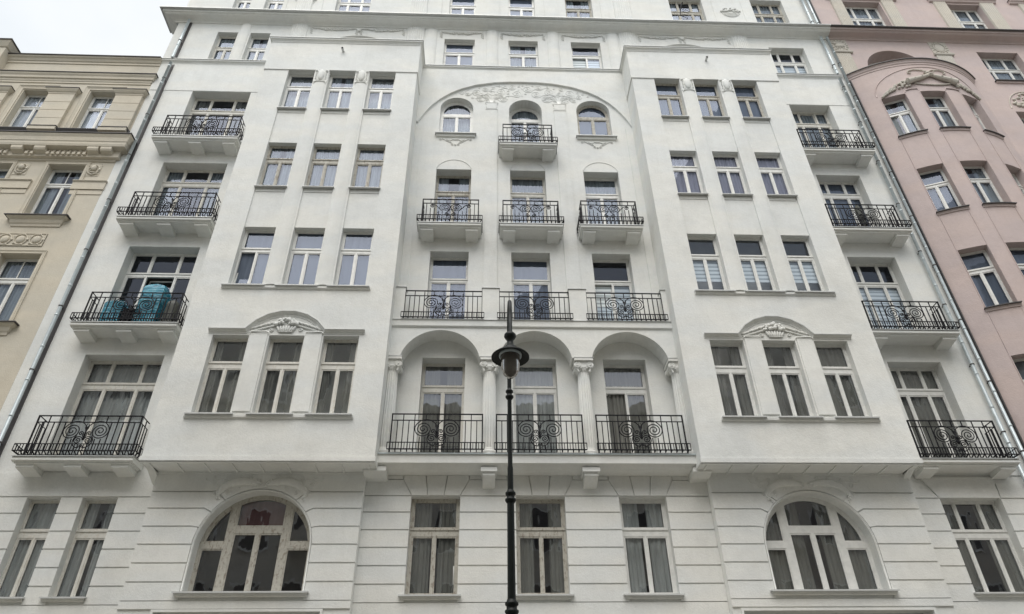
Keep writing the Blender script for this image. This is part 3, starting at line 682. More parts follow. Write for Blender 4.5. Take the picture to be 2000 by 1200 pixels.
for a, b_ in ((-2.45, -1.97), (-0.13, 0.34), (2.17, 2.64), (4.46, 4.94), (-9.37, -8.97)): W(halfround(a, b_, 23.45, 25.82, 0.0), 'half_round_pilaster')
def garland(x0, x1, z, y, sag=0.16, seed=1, droops=True, face=False):
    m = MB(); r = random.Random(seed); n = int((x1 - x0) / 0.045)
    for j in range(n):
        t = (j + 0.5) / n; x = x0 + (x1 - x0) * t; s = 1 - (2 * t - 1) ** 2; zz = z - sag * s; w = 0.02 + 0.05 * s
        for q in range(3): m.blob((x + r.uniform(-.015, .015), y - 0.02 - 0.012 * s, zz + r.uniform(-w, w * 0.7)), (0.035, 0.022 + 0.012 * s, 0.018), 6, 4, r.uniform(-0.9, 0.9))
    m.tube([(x0 + (x1 - x0) * t / 10, y - 0.006, z + 0.05 - 0.3 * sag * (1 - (2 * t / 10 - 1) ** 2)) for t in range(11)], 0.008, 4)
    if droops:
        for xs in (x0, x1):
            for q in range(6): m.blob((xs + (0.025 if q % 2 else -0.02), y - 0.02, z - 0.08 - q * 0.055), (0.035, 0.022, 0.024), 6, 4, r.uniform(-0.8, 0.8))
    return m
W(garland(-6.72, -5.02, 25.72, 0, 0.10, 1, True), 'garland_relief'); W(garland(-4.86, -3.26, 25.72, 0, 0.10, 2, True), 'garland_relief')
W(garland(5.75, 7.32, 25.72, 0, 0.10, 3, True), 'garland_relief'); W(garland(7.48, 9.22, 25.72, 0, 0.10, 4, True), 'garland_relief')
for k, (a, b_) in enumerate(((-1.83, -0.27), (0.46, 2.06), (2.78, 4.36))): W(garland(a, b_, 25.66, 0, 0.10, 5 + k), 'garland_relief')
for xc in (-4.94, 7.40):
    m = MB(); m.blob((xc, -0.04, 25.60), (0.07, 0.04, 0.10), 9, 7); m.blob((xc - 0.07, -0.03, 25.66), (0.05, 0.03, 0.05), 7, 5); m.blob((xc + 0.07, -0.03, 25.66), (0.05, 0.03, 0.05), 7, 5); W(m, 'mask_relief')

# ---- main cornice
mc = [(XL - 0.16, 0.6), (XL - 0.16, 0), (13.20, 0)]
MCP = [(0, 25.80), (0.04, 25.81), (0.05, 25.85), (0.10, 25.88), (0.18, 25.90), (0.30, 25.91), (0.335, 25.93), (0.345, 25.96), (0.40, 25.965), (0.40, 26.045), (0.42, 26.06)]
m = MB(); m.plan(mc, MCP); W(m, 'main_cornice')
m = MB(); m.plan(mc, [(0.42, 26.045), (0.505, 26.05), (0.505, 26.085), (0, 26.17)])
for k in range(24):
    x = XL + 0.35 + k * 1.04 + random.uniform(-.15, .15); m.box(x, x + 0.02, -0.50, -0.1, 26.088, 26.105)
W(m, 'cornice_flashing', SHEET)

# ---- sixth floor (only its lower half is in view)
H6 = [(-9.99, -9.35), (-8.80, -8.10), (-6.05, -4.70), (-1.60, -0.556), (0.74, 1.785), (3.02, 4.10), (7.27, 8.63), (10.66, 11.98)]
m = MB(); m.plate(rect(XL - 0.06, XR, 25.9, 29.6), [rect(a, b_, 26.45, 28.52) for a, b_ in H6], 0.0, reveal=0.2)
m.quad((XL - 0.06, 0, 25.9), (XL - 0.06, 6, 25.9), (XL - 0.06, 6, 29.6), (XL - 0.06, 0, 29.6)); W(m)
for k, (a, b_) in enumerate(H6):
    window(WB, a, b_, 26.45, 28.52, 0.2, (27.66, 27.82), [PL, PL, PL, PL, PL, WN, WN, WN][k], lights=3 if b_ - a > 1.2 else 2, pane=PANEUP, curtain=['sheer', 'sheer', 'roller', 'roller', 'roller', 'sheer', 'sheer', 'sheer'][k], bd=0.05)
for a, b_ in ((-7.60, -6.95), (-3.12, -2.45), (4.96, 5.65)): W(fluted(a, b_, 26.1, 29.3, 0.0, n=8, round_=False, d=0.04), 'fluted_pilaster')
for a, b_ in ((-0.12, 0.36), (2.16, 2.66), (-2.2, -1.9), (4.42, 4.72)): m = MB(); m.prism(rect(a, b_, 26.1, 29.3), -0.03, 0.0); W(m, 'pilaster')
for a, b_ in ((9.02, 9.08), (10.22, 10.28), (-6.62, -6.56), (-8.0, -7.94)): m = MB(); m.prism(rect(a, b_, 26.1, 29.3), -0.02, 0.0); W(m, 'panel_edge')
for xc in (9.69, -7.25):                       # vases of flowers in relief
    m = MB(); r = random.Random(5)
    for j in range(6): m.tube([(xc + (0.36 - 0.05 * j) * cos(q * pi / 8), -0.012, 27.56 - (0.34 - 0.05 * j) * sin(q * pi / 8)) for q in range(9)], 0.018, 5)
    for j in range(46):
        a = r.uniform(0, pi); q = r.uniform(0.3, 1); m.blob((xc + cos(a) * 0.40 * q, -0.03, 27.56 + sin(a) * 0.26 * q), (0.04, 0.035, 0.03), 6, 4, r.uniform(-1.5, 1.5))
    W(m, 'flower_vase_relief')
m = MB(); m.plan([(XL - 0.06, 0), (XR, 0)], [(0, 29.2), (0.1, 29.3), (0.35, 29.5), (0.4, 29.6), (0, 29.62)]); W(m, 'eaves')

# ---- shell: inner wall, back, roof
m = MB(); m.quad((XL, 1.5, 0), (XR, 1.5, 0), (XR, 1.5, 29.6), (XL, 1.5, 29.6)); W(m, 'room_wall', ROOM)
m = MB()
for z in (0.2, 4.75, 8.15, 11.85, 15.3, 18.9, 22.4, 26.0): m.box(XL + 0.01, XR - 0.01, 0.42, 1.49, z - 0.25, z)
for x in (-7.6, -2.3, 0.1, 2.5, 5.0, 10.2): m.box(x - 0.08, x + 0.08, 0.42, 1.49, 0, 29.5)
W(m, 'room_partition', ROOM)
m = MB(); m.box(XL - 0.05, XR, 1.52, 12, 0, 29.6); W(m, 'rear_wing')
m = MB(); m.profx([(-0.42, 29.62), (6.0, 33.0), (12.3, 29.62)], XL - 0.1, XR); W(m, 'roof', DARKSHEET)
m = MB(); m.quad((XL, 0, 0), (XL, 1.6, 0), (XL, 1.6, 29.6), (XL, 0, 29.6)); m.quad((XR, 0, 0), (XR, 1.6, 0), (XR, 1.6, 29.6), (XR, 0, 29.6)); W(m, 'party_wall')

# ---- arcade of the first floor
ARC = [(-2.16, -0.155), (0.33, 2.185), (2.69, 4.65)]
def arc_head(a, b_, z0=10.85, zt=11.655, n=18):
    return arch_poly(a, b_, z0 - 0.02, z0, zt, n)
m = MB()
poly = [(-2.43, 10.85)]
for a, b_ in ARC:
    P = arc_head(a, b_)[2:]
    poly += [(a, 10.85)] + list(reversed(P))[1:-1] + [(b_, 10.85)]
poly += [(4.95, 10.85), (4.95, 11.74), (-2.43, 11.74)]
m.plate(poly, [], -0.50)
for a, b_ in ARC:
    P = [(a, 10.85)] + list(reversed(arc_head(a, b_)[2:]))[1:-1] + [(b_, 10.85)]
    for p, q in zip(P, P[1:]): m.quad((p[0], -0.5, p[1]), (p[0], 0.0, p[1]), (q[0], 0.0, q[1]), (q[0], -0.5, q[1]), True)
for a, b_ in ((-2.43, -2.16), (-0.155, 0.33), (2.185, 2.69), (4.65, 4.95)): m.quad((a, -0.5, 10.85), (b_, -0.5, 10.85), (b_, 0, 10.85), (a, 0, 10.85))
W(m, 'arcade')
m = MB(); m.profx([(0.0, 11.73), (-0.52, 11.73), (-0.55, 11.76), (-0.55, 11.93), (-0.56, 11.945), (-0.56, 11.965), (0, 11.99)], -2.43, 4.87); W(m, 'terrace_slab')
m = MB(); m.profx([(-0.45, 11.97), (-0.575, 11.962), (-0.575, 11.94), (-0.555, 11.938)], -2.43, 4.87); W(m, 'terrace_flashing', SHEET)
for a, b_ in ((-2.43, -2.17), (-0.11, 0.34), (2.225, 2.69), (4.74, 4.95)):
    m = MB(); m.box(a, b_, -0.50, -0.24, 11.98, 13.03); m.box(a - 0.01, b_ + 0.01, -0.51, -0.23, 11.98, 12.03); W(m, 'parapet_pier')
    m = MB(); m.box(a - 0.02, b_ + 0.02, -0.53, -0.22, 13.03, 13.055); W(m, 'pier_capping', SHEET)
# loggia floor slab with its consoles
m = MB(); m.profx([(0.0, 7.86), (-0.45, 7.88), (-0.58, 7.96), (-0.62, 7.965), (-0.62, 8.16), (-0.64, 8.18), (0.3, 8.22)], -2.43, 4.95); W(m, 'balcony_slab')
m = MB(); m.profx([(-0.5, 8.20), (-0.655, 8.195), (-0.655, 8.165), (-0.63, 8.163)], -2.43, 4.95)
for k in range(6): m.box(-1.9 + k * 1.2, -1.88 + k * 1.2, -0.66, -0.5, 8.164, 8.206)
W(m, 'slab_flashing', ZINC)
for a, b_ in ((-0.085, 0.29), (2.235, 2.635)):
    m = MB(); m.profx([(GC, 7.88), (-0.55, 7.90), (-0.55, 7.80), (GC, 7.80)], a, b_); m.profx([(GC, 7.80), (-0.50, 7.80), (-0.50, 7.72), (-0.44, 7.68), (GC, 7.54)], a + 0.045, b_ - 0.045); W(m, 'console')
for a, b_ in ((-2.72, -2.215), (4.77, 5.2)):
    m = MB(); m.profx([(0, 7.88), (-0.56, 7.90), (-0.56, 7.80), (-0.30, 7.72), (0, 7.70)], a, b_); W(m, 'console')
# Ionic columns
def column(xc, a0=0.0, a1=2 * pi):
    yc = -0.30; fl = lambda j: (1.0 - 0.13 * (j % 2))
    m = MB(); n = 36
    m.lathe([(0.160, 8.42), (0.168, 8.6), (0.169, 9.2), (0.160, 9.9), (0.148, 10.44), (0.148, 10.50)], xc, yc, n, rad=fl); s = W(m, 'column')
    m = MB(); m.lathe([(0.20, 8.2), (0.20, 8.27), (0.19, 8.28), (0.215, 8.31), (0.19, 8.35), (0.165, 8.36), (0.175, 8.385), (0.155, 8.42), (0.14, 8.43)], xc, yc, 28); m.build('column_base', WHITE, s)
    m = MB(); m.lathe([(0.14, 10.49), (0.155, 10.50), (0.155, 10.525), (0.19, 10.58), (0.2, 10.62), (0.0, 10.63)], xc, yc, 24)
    m.box(xc - 0.19, xc + 0.19, yc - 0.19, yc + 0.19, 10.62, 10.76)
    for s_ in (-1, 1):
        for yy in (yc - 0.195, yc + 0.195):
            m.spiral(xc + s_ * 0.165, 10.64, yy, 0.085, 2.0, pi / 2, s_, 0.018, n=5, per=14, rmin=0.15); m.blob((xc + s_ * 0.165, yy, 10.64), (0.03, 0.035, 0.03), 8, 5)
        m.tube([(xc + s_ * 0.165, yc - 0.20, 10.64), (xc + s_ * 0.165, yc - 0.10, 10.64), (xc + s_ * 0.165, yc, 10.64), (xc + s_ * 0.165, yc + 0.10, 10.64), (xc + s_ * 0.165, yc + 0.2, 10.64)], [0.085, 0.07, 0.055, 0.07, 0.085], 12)
        m.blob((xc + s_ * 0.08, yc - 0.17, 10.57), (0.04, 0.03, 0.025), 6, 4, s_ * 0.5)
        for q in range(4): m.blob((xc + s_ * (0.17 - 0.01 * q), yc - 0.17, 10.56 - q * 0.03), (0.03, 0.025, 0.025), 6, 4)
    for q in range(5): m.blob((xc - 0.10 + 0.05 * q, yc - 0.165, 10.60), (0.02, 0.03, 0.03), 6, 4)
    m.build('capital', WHITE, s)
    m = MB(); m.box(xc - 0.235, xc + 0.235, yc - 0.245, yc + 0.28, 10.76, 10.83); m.build('abacus', WHITE, s)
    m = MB(); m.box(xc - 0.245, xc + 0.245, yc - 0.255, yc + 0.28, 10.832, 10.848); m.build('abacus_flashing', SHEET, s)
    m = MB(); m.lathe([(0.205, 8.2), (0.205, 8.205)], xc, yc, 24)
    return s
for xc in (-2.335, 0.10, 2.47, 4.86): column(xc)

# ---- ground storey: rusticated courses
JZ = [5.085, 5.46, 5.84, 6.225, 6.61, 7.005, 7.38]
def blk(poly, yb, out=0.036):
    m = MB(); m.plate(poly, [], yb - out); m.ring(poly, yb - out, yb); return W(m, 'rusticated_block')
GR = 0.016
def row(x0, x1, k, yb): blk(rect(x0, x1, JZ[k] + GR, JZ[k + 1] - GR), yb)
gw = [(-10.19, -9.445), (-8.975, -8.20)]; gr_ = (10.67, 12.14)
gc = [(-1.65, -0.54), (0.72, 1.84), (3.08, 4.175)]
# backing walls
shopL = rect(-6.6, -3.3, 0.15, 4.90); shopR = rect(5.4, 9.4, 0.15, 4.88); shopC = [rect(-1.9, 0.0, 0.15, 4.3), rect(0.55, 2.0, 0.15, 4.3), rect(2.6, 4.5, 0.15, 4.3)]
yw0, yc0, yg0 = 0.02, GC + 0.02, GB + 0.02
m = MB(); m.plate(rect(XL, -7.34, 0, 7.97), [rect(a, b_, 5.24, 7.365) for a, b_ in gw], yw0, reveal=0.17); W(m)
m = MB(); m.plate(rect(9.88, XR, 0, 7.97), [rect(*gr_, 5.27, 7.40)], yw0, reveal=0.2)
W(m)
m = MB(); m.plate(rect(-2.70, 5.17, 0, 7.84), [rect(a, b_, 5.235, 7.375) for a, b_ in gc] + shopC, yc0, reveal=[0.16] * 3 + [0.35] * 3); W(m)
def bigarch(cx): return arch_poly(cx - 1.215, cx + 1.215, 5.25, 6.19, 7.405, 28)
for side, (a, b_, cx, shop) in enumerate(((-7.34, -2.70, -4.93, shopL), (5.17, 9.88, 7.40, shopR))):
    m = MB(); m.plate(rect(a, b_, 0, 7.84), [bigarch(cx), shop], yg0, reveal=[0.28, 0.4])
    m.quad((a, yg0, 0), (a, 0.1, 0), (a, 0.1, 7.84), (a, yg0, 7.84)); m.quad((b_, yg0, 0), (b_, 0.1, 0), (b_, 0.1, 7.84), (b_, yg0, 7.84)); W(m)
    # architrave bead round the arch
    P = bigarch(cx); P = P[1:] + [P[0]]; pp = [(cx + (p[0] - cx) * 1.02, p[1] + (0.02 if p[1] > 6.19 else 0)) for p in P]
    m = MB(); m.tube([(p[0], GB - 0.005, p[1]) for p in pp], 0.016, 5); W(m, 'arch_bead')
    m = MB(); pr = [(p[0], p[1]) for p in P]
    m.face(list(reversed(pr)), [(0.0, 0.0), (0.022, 0.0), (0.022, 0.035), (0.0, 0.04)], yg0); W(m, 'arch_architrave')
    R = 1.215 + 0.05
    def ax(z, s): return cx + s * (R if z <= 6.19 else sqrt(max(0.0, R * R - (z - 6.19) ** 2)))
    for s in (-1, 1):
        xo = a if s < 0 else b_
        for k in range(6):
            z0, z1 = JZ[k] + GR, JZ[k + 1] - GR; pts = []
            sl = {3: 0.03, 4: 0.08, 5: 0.18}.get(k, 0.0); cutlow = {4: 0.03, 5: 0.08}.get(k, 0.0)
            N = 5; zl = z0 - cutlow; zh = z1 - sl
            inner = [(ax(zl + (zh - zl) * j / N, s), zl + (zh - zl) * j / N) for j in range(N + 1)]
            if cutlow: inner = [(inner[0][0] + s * 0.16, z0)] + inner
            if sl: inner = inner + [(inner[-1][0] + s * sl * (1.1 if k == 5 else 1.6), z1)]
            P = [(xo, z0)] + inner + [(xo, z1)]
            if s > 0: P = list(reversed(P))
            blk(P, yg0)
    # band above the arch, cut round its crown
    N = 24; lowp = []; zc = JZ[6] + GR; xh = sqrt(R * R - (zc - 0.18 - 6.19) ** 2)
    zj = zc - 0.20; xj = sqrt(R * R - (zj - 6.19) ** 2); aj = atan2(xj, zj - 6.19)
    arc_ = [(cx - R * sin(aj - 2 * aj * j / N), 6.19 + R * cos(aj - 2 * aj * j / N)) for j in range(N + 1)]
    P = [(a, zc), (cx - xj - 0.24, zc)] + arc_ + [(cx + xj + 0.24, zc), (b_, zc), (b_, 7.80), (a, 7.80)]
    blk(P, yg0)
    m = MB(); r = random.Random(21 + side)       # carved scrollwork over the crown
    yr = GB - 0.020
    for s in (-1, 1):
        bod = [(0.05, 7.56), (0.22, 7.60), (0.42, 7.62), (0.62, 7.60), (0.78, 7.54), (0.90, 7.44), (0.96, 7.30), (0.90, 7.20)]
        m.tube([(cx + s * x_, yr, z_) for x_, z_ in bod], [0.05, 0.075, 0.095, 0.10, 0.095, 0.08, 0.055, 0.03], 8, flat=0.5)
        for j in range(46):                       # scale-like leaves along the body
            t = r.random() * 6.99; q = int(t); f_ = t - q; x_ = bod[q][0] * (1 - f_) + bod[q + 1][0] * f_; z_ = bod[q][1] * (1 - f_) + bod[q + 1][1] * f_
            m.blob((cx + s * (x_ + r.uniform(-.05, .05)), yr - 0.022, z_ + r.uniform(-.07, .07)), (0.034, 0.014, 0.018), 6, 4, s * (0.8 + r.uniform(-.4, .4)))
        for x_, z_, q, dr in ((0.30, 7.73, 0.05, 1), (0.55, 7.74, 0.04, -1), (0.86, 7.66, 0.07, 1), (1.06, 7.56, 0.06, -1), (1.12, 7.70, 0.045, 1), (0.74, 7.36, 0.05, -1), (1.04, 7.36, 0.05, 1), (0.52, 7.47, 0.035, 1)):
            m.spiral(cx + s * x_, z_, yr + 0.004, q, 1.5, pi / 2, s * dr, 0.013, rmin=0.2)
        m.tube([(cx + s * x_, yr + 0.004, z_) for x_, z_ in ((0.80, 7.70), (1.0, 7.66), (1.15, 7.60), (1.28, 7.63), (1.30, 7.70))], 0.013, 5)
    W(m, 'scroll_relief')
    # the wide arched window
    mt = WORN if side == 0 else PLASTIC
    xa, xb = cx - 1.215, cx + 1.215; Ri = 1.215 - 0.07; yb_ = yg0 + 0.26
    def rim(x, m_=Ri): return 6.19 + sqrt(max(0, m_ * m_ - (x - cx) ** 2))
    ml, mr = cx - 0.60, cx + 0.60
    N = 8
    hs = [rect(xa + 0.06, ml - 0.075, 5.30, 6.22), rect(mr + 0.075, xb - 0.06, 5.30, 6.22),
          rect(ml + 0.075, cx - 0.035, 5.30, 6.55), rect(cx + 0.035, mr - 0.075, 5.30, 6.55)]
    hs.append([(ml + 0.075, 6.70), (mr - 0.075, 6.70)] + [(mr - 0.075 + (ml + 0.15 - mr) * j / N, rim(mr - 0.075 + (ml + 0.15 - mr) * j / N)) for j in range(N + 1)])
    zlo = 6.36; xe = sqrt(Ri * Ri - (zlo - 6.19) ** 2)
    hs.append([(cx - xe, zlo), (ml - 0.075, zlo)] + [(ml - 0.075 + (cx - xe - ml + 0.075) * j / N, rim(ml - 0.075 + (cx - xe - ml + 0.075) * j / N)) for j in range(N)])
    hs.append([(mr + 0.075, zlo), (cx + xe, zlo)] + [(cx + xe + (mr + 0.075 - cx - xe) * j / N, rim(cx + xe + (mr + 0.075 - cx - xe) * j / N)) for j in range(1, N + 1)])
    window(WB, xa, xb, 5.25, 7.405, yb_, (6.55, 6.70), mt, outline=bigarch(cx), holes=hs, pane=OLDPANE, curtain='lace' if side else None, sash=0.030, bd=0.05)
    if side == 0:
        c = MB(); c.box(cx - 0.5, cx + 0.5, yb_ + 0.12, yb_ + 0.13, 6.62, 7.3); c.build('curtain', RED, WB)
    sill(WB, cx - 1.37, cx + 1.33 + 0.03, GB, 5.255, out=0.13, back=0.27, mould=0.06)
    # plinth band and shop surround
    m = MB(); m.plate(rect(a, b_, 4.94, 5.085), [], GB - 0.012); m.ring(rect(a, b_, 4.94, 5.085), GB - 0.012, yg0); W(m, 'plinth_band')
    sx0, sx1 = shop[0][0], shop[1][0]
    m = MB(); m.face([(sx0 - 0.06, 0.15), (sx0 - 0.06, shop[2][1] + 0.03), (sx1 + 0.06, shop[2][1] + 0.03), (sx1 + 0.06, 0.15)], [(0.0, 0.0), (0.04, 0.0), (0.04, -0.05), (0.0, -0.055)], yg0); W(m, 'shopfront_surround')
    window(WB, sx0, sx1, 0.15, shop[2][1], yg0 + 0.38, (3.6, 3.8), SHEET, lights=3, curtain=None, bd=0.1)
for k in range(6):
    for a, b_ in ((XL, gw[0][0] - 0.0), (gw[0][1], gw[1][0]), (gw[1][1], -7.342)): row(a, b_, k, yw0)
    for a, b_ in ((9.882, gr_[0]), (gr_[1], XR)): row(a, b_, k, yw0)
    for a, b_ in ((-2.698, gc[0][0]), (gc[0][1], gc[1][0]), (gc[1][1], gc[2][0]), (gc[2][1], 5.168)): row(a, b_, k, yc0)
blk(rect(XL, -7.342, JZ[6] + GR, 7.95), yw0)
zt = 7.80
blk([(9.882, JZ[6] + GR), (gr_[0] - 0.02, JZ[6] + GR), (10.35, zt - 0.05), (9.882, zt - 0.05)], yw0)
blk([(gr_[0] + 0.005, JZ[6] + GR), (gr_[1] - 0.005, JZ[6] + GR), (gr_[1] + 0.01, zt + 0.1), (10.372, zt + 0.1)], yw0)
blk([(gr_[1] + 0.02, JZ[6] + GR), (XR, JZ[6] + GR), (XR, zt - 0.05), (gr_[1] + 0.035, zt - 0.05)], yw0)
# voussoirs over the three central windows
zb_, zm, ztt = JZ[6] + GR, 7.755, 7.86
xs = [-2.698] + [v for c in gc for v in c] + [5.168]
for a, b_, l_e, r_e in ((-2.698, gc[0][0], 0, 1), (gc[0][1], gc[1][0], 1, 1), (gc[1][1], gc[2][0], 1, 1), (gc[2][1], 5.168, 1, 0)):
    blk([(a + 0.012 * l_e, zb_), (b_ - 0.012 * r_e, zb_), (b_ - 0.20 * r_e, zm), (a + 0.20 * l_e, zm)], yc0)
for a, b_ in gc:
    w = (b_ - a) / 3; g_ = 0.009
    blk([(a + g_, zb_), (a + w - g_, zb_), (a + w - 0.06 - g_, ztt), (a - 0.20 + g_, ztt), (a - 0.20 + g_, zm)], yc0)
    blk([(a + w + g_, zb_), (b_ - w - g_, zb_), (b_ - w + 0.06 - g_, ztt), (a + w - 0.06 + g_, ztt)], yc0)
    blk([(b_ - w + g_, zb_), (b_ - g_, zb_), (b_ + 0.20 - g_, zm), (b_ + 0.20 - g_, ztt), (b_ - w + 0.06 + g_, ztt)], yc0)
for a, b_ in ((-2.7, gc[0][0] - 0.2), (gc[0][1] + 0.2, gc[1][0] - 0.2), (gc[1][1] + 0.2, gc[2][0] - 0.2), (gc[2][1] + 0.2, 5.17)):
    blk(rect(a + 0.01, b_ - 0.01, zm + 0.018, ztt), yc0)
# windows of the ground storey
for k, (a, b_) in enumerate(gw):
    window(WB, a, b_, 5.24, 7.365, yw0 + 0.16, BAR[0], OL, pane=OLDPANE, curtain='sheer', bd=0.03); sill(WB, a - 0.12, b_ + 0.03, yw0, 5.245, out=0.12, back=0.16, mould=0.05)
window(WB, *gr_, 5.27, 7.40, yw0 + 0.2, BAR[0], PL, lights=3, pane=OLDPANE, curtain='lace'); sill(WB, gr_[0] - 0.06, gr_[1] + 0.1, yw0, 5.275, out=0.12, back=0.2, mould=0.05)
for k, (a, b_) in enumerate(gc):
    w_ = window(WB, a, b_, 5.235, 7.375, yc0 + 0.16, BAR[0], [WN, WN, PL][k], pane=OLDPANE, curtain=['lace', 'lace', 'sheer'][k], bd=0.06)
    sill(WB, a - 0.115, b_ + 0.08, yc0, 5.24, out=0.13, back=0.16, mould=0.06)
    if k == 0:
        h = MB(); h.tube([(b_ - 0.10, yc0 + 0.14, 5.50), (b_ - 0.10, yc0 + 0.09, 5.50), (b_ - 0.10, yc0 + 0.09, 5.86), (b_ - 0.10, yc0 + 0.14, 5.86)], 0.012, 5); h.build('handle', PLASTIC, w_)
for x0, x1, yy in ((XL, -7.342, yw0), (9.882, XR, yw0), (-2.698, 5.168, yc0)):
    m = MB(); m.plate(rect(x0, x1, 4.4, 5.085), [], yy - 0.03); m.ring(rect(x0, x1, 4.4, 5.085), yy - 0.03, yy); W(m, 'plinth_band')
for k, q in enumerate(shopC): window(WB, q[0][0], q[1][0], 0.15, 4.3, yc0 + 0.33, (3.2, 3.4), SHEET, curtain=None, bd=0.1)

# ---- iron balconies
def scroll_a(m, xc, zt, y, s=1.0):
    """pair of large volutes joined to small scrolls below; zt = height of the rail it hangs from"""
    w = 0.0125
    for k in (-1, 1):
        cx_, cz_ = xc + k * 0.32, zt - 0.225
        P = []
        for j in range(60):
            t = j / 59; a = pi * 0.10 + t * (2 * pi * 3.05); r = 0.205 * (1 - t) ** 0.85 + 0.012
            if t < 0.10: r += 0.10 * (0.10 - t) / 0.10
            P.append((cx_ - k * r * cos(a) * 1.02, y, cz_ + r * sin(a) * 1.0))
        P = [(xc + k * 0.005, y, zt - 0.27), (xc + k * 0.012, y, zt - 0.21)] + P
        m.tube(P, w, 5)
        # middle scroll and the loop that closes under it
        c2 = (xc + k * 0.115, zt - 0.455)
        Q = [(xc + k * 0.01, y, zt - 0.30), (xc + k * 0.012, y, zt - 0.36)]
        for j in range(30):
            t = j / 29; a = pi * 1.0 - t * 2 * pi * 2.0; r = 0.092 * (1 - t) + 0.010; Q.append((c2[0] + k * r * cos(a), y, c2[1] + r * sin(a)))
        m.tube(Q, w, 5)
        L = []
        for j in range(16):
            t = j / 15; a = pi * 0.25 - t * (pi * 0.75); L.append((xc + k * (0.045 + 0.175 * cos(a)), y, zt - 0.47 + 0.17 * sin(a)))
        m.tube([(xc + k * 0.20, y, zt - 0.33)] + L, w, 5)
        c3 = (xc + k * 0.09, zt - 0.285); Q = []
        for j in range(22):
            t = j / 21; a = pi * 1.25 - t * 2 * pi * 1.5; r = 0.052 * (1 - t) + 0.008; Q.append((c3[0] + k * r * cos(a), y, c3[1] + r * sin(a)))
        m.tube([(xc + k * 0.008, y, zt - 0.40)] + Q, w * 0.95, 5)
        m.spiral(xc + k * 0.035, zt - 0.605, y, 0.028, 1.2, pi / 2, k, 0.009, n=5, rmin=0.25)
        m.tube([(xc, y, zt - 0.23), (xc + k * 0.035, y, zt - 0.15), (xc + k * 0.04, y, zt - 0.09), (xc + k * 0.015, y, zt - 0.045)], [0.014, 0.012, 0.009, 0.006], 5)
    m.blob((xc, y, zt - 0.28), (0.02, 0.018, 0.06), 6, 5)
def scroll_b(m, xc, zt, y):
    w = 0.0125
    for k in (-1, 1):
        cx_, cz_ = xc + k * 0.15, zt - 0.165; P = []
        for j in range(52):
            t = j / 51; a = -pi * 0.35 + t * 2 * pi * 2.6; r = 0.155 * (1 - t) ** 0.9 + 0.010; P.append((cx_ + k * r * cos(a) * 1.08, y, cz_ + r * sin(a) * 0.98))
        P = [(xc + k * 0.60, y, zt - 0.09), (xc + k * 0.52, y, zt - 0.045), (xc + k * 0.44, y, zt - 0.075), (xc + k * 0.36, y, zt - 0.17), (xc + k * 0.28, y, zt - 0.27)] + P
        m.tube(P, w, 5)
        m.spiral(xc + k * 0.53, zt - 0.11, y, 0.07, 1.5, pi / 2, -k, w, n=5, rmin=0.15)
        m.spiral(xc + k * 0.085, zt - 0.44, y, 0.07, 1.6, pi / 2, -k, w, lead=[(xc + k * 0.02, zt - 0.25), (xc + k * 0.09, zt - 0.34), (xc + k * 0.14, zt - 0.385)], n=5, rmin=0.15)
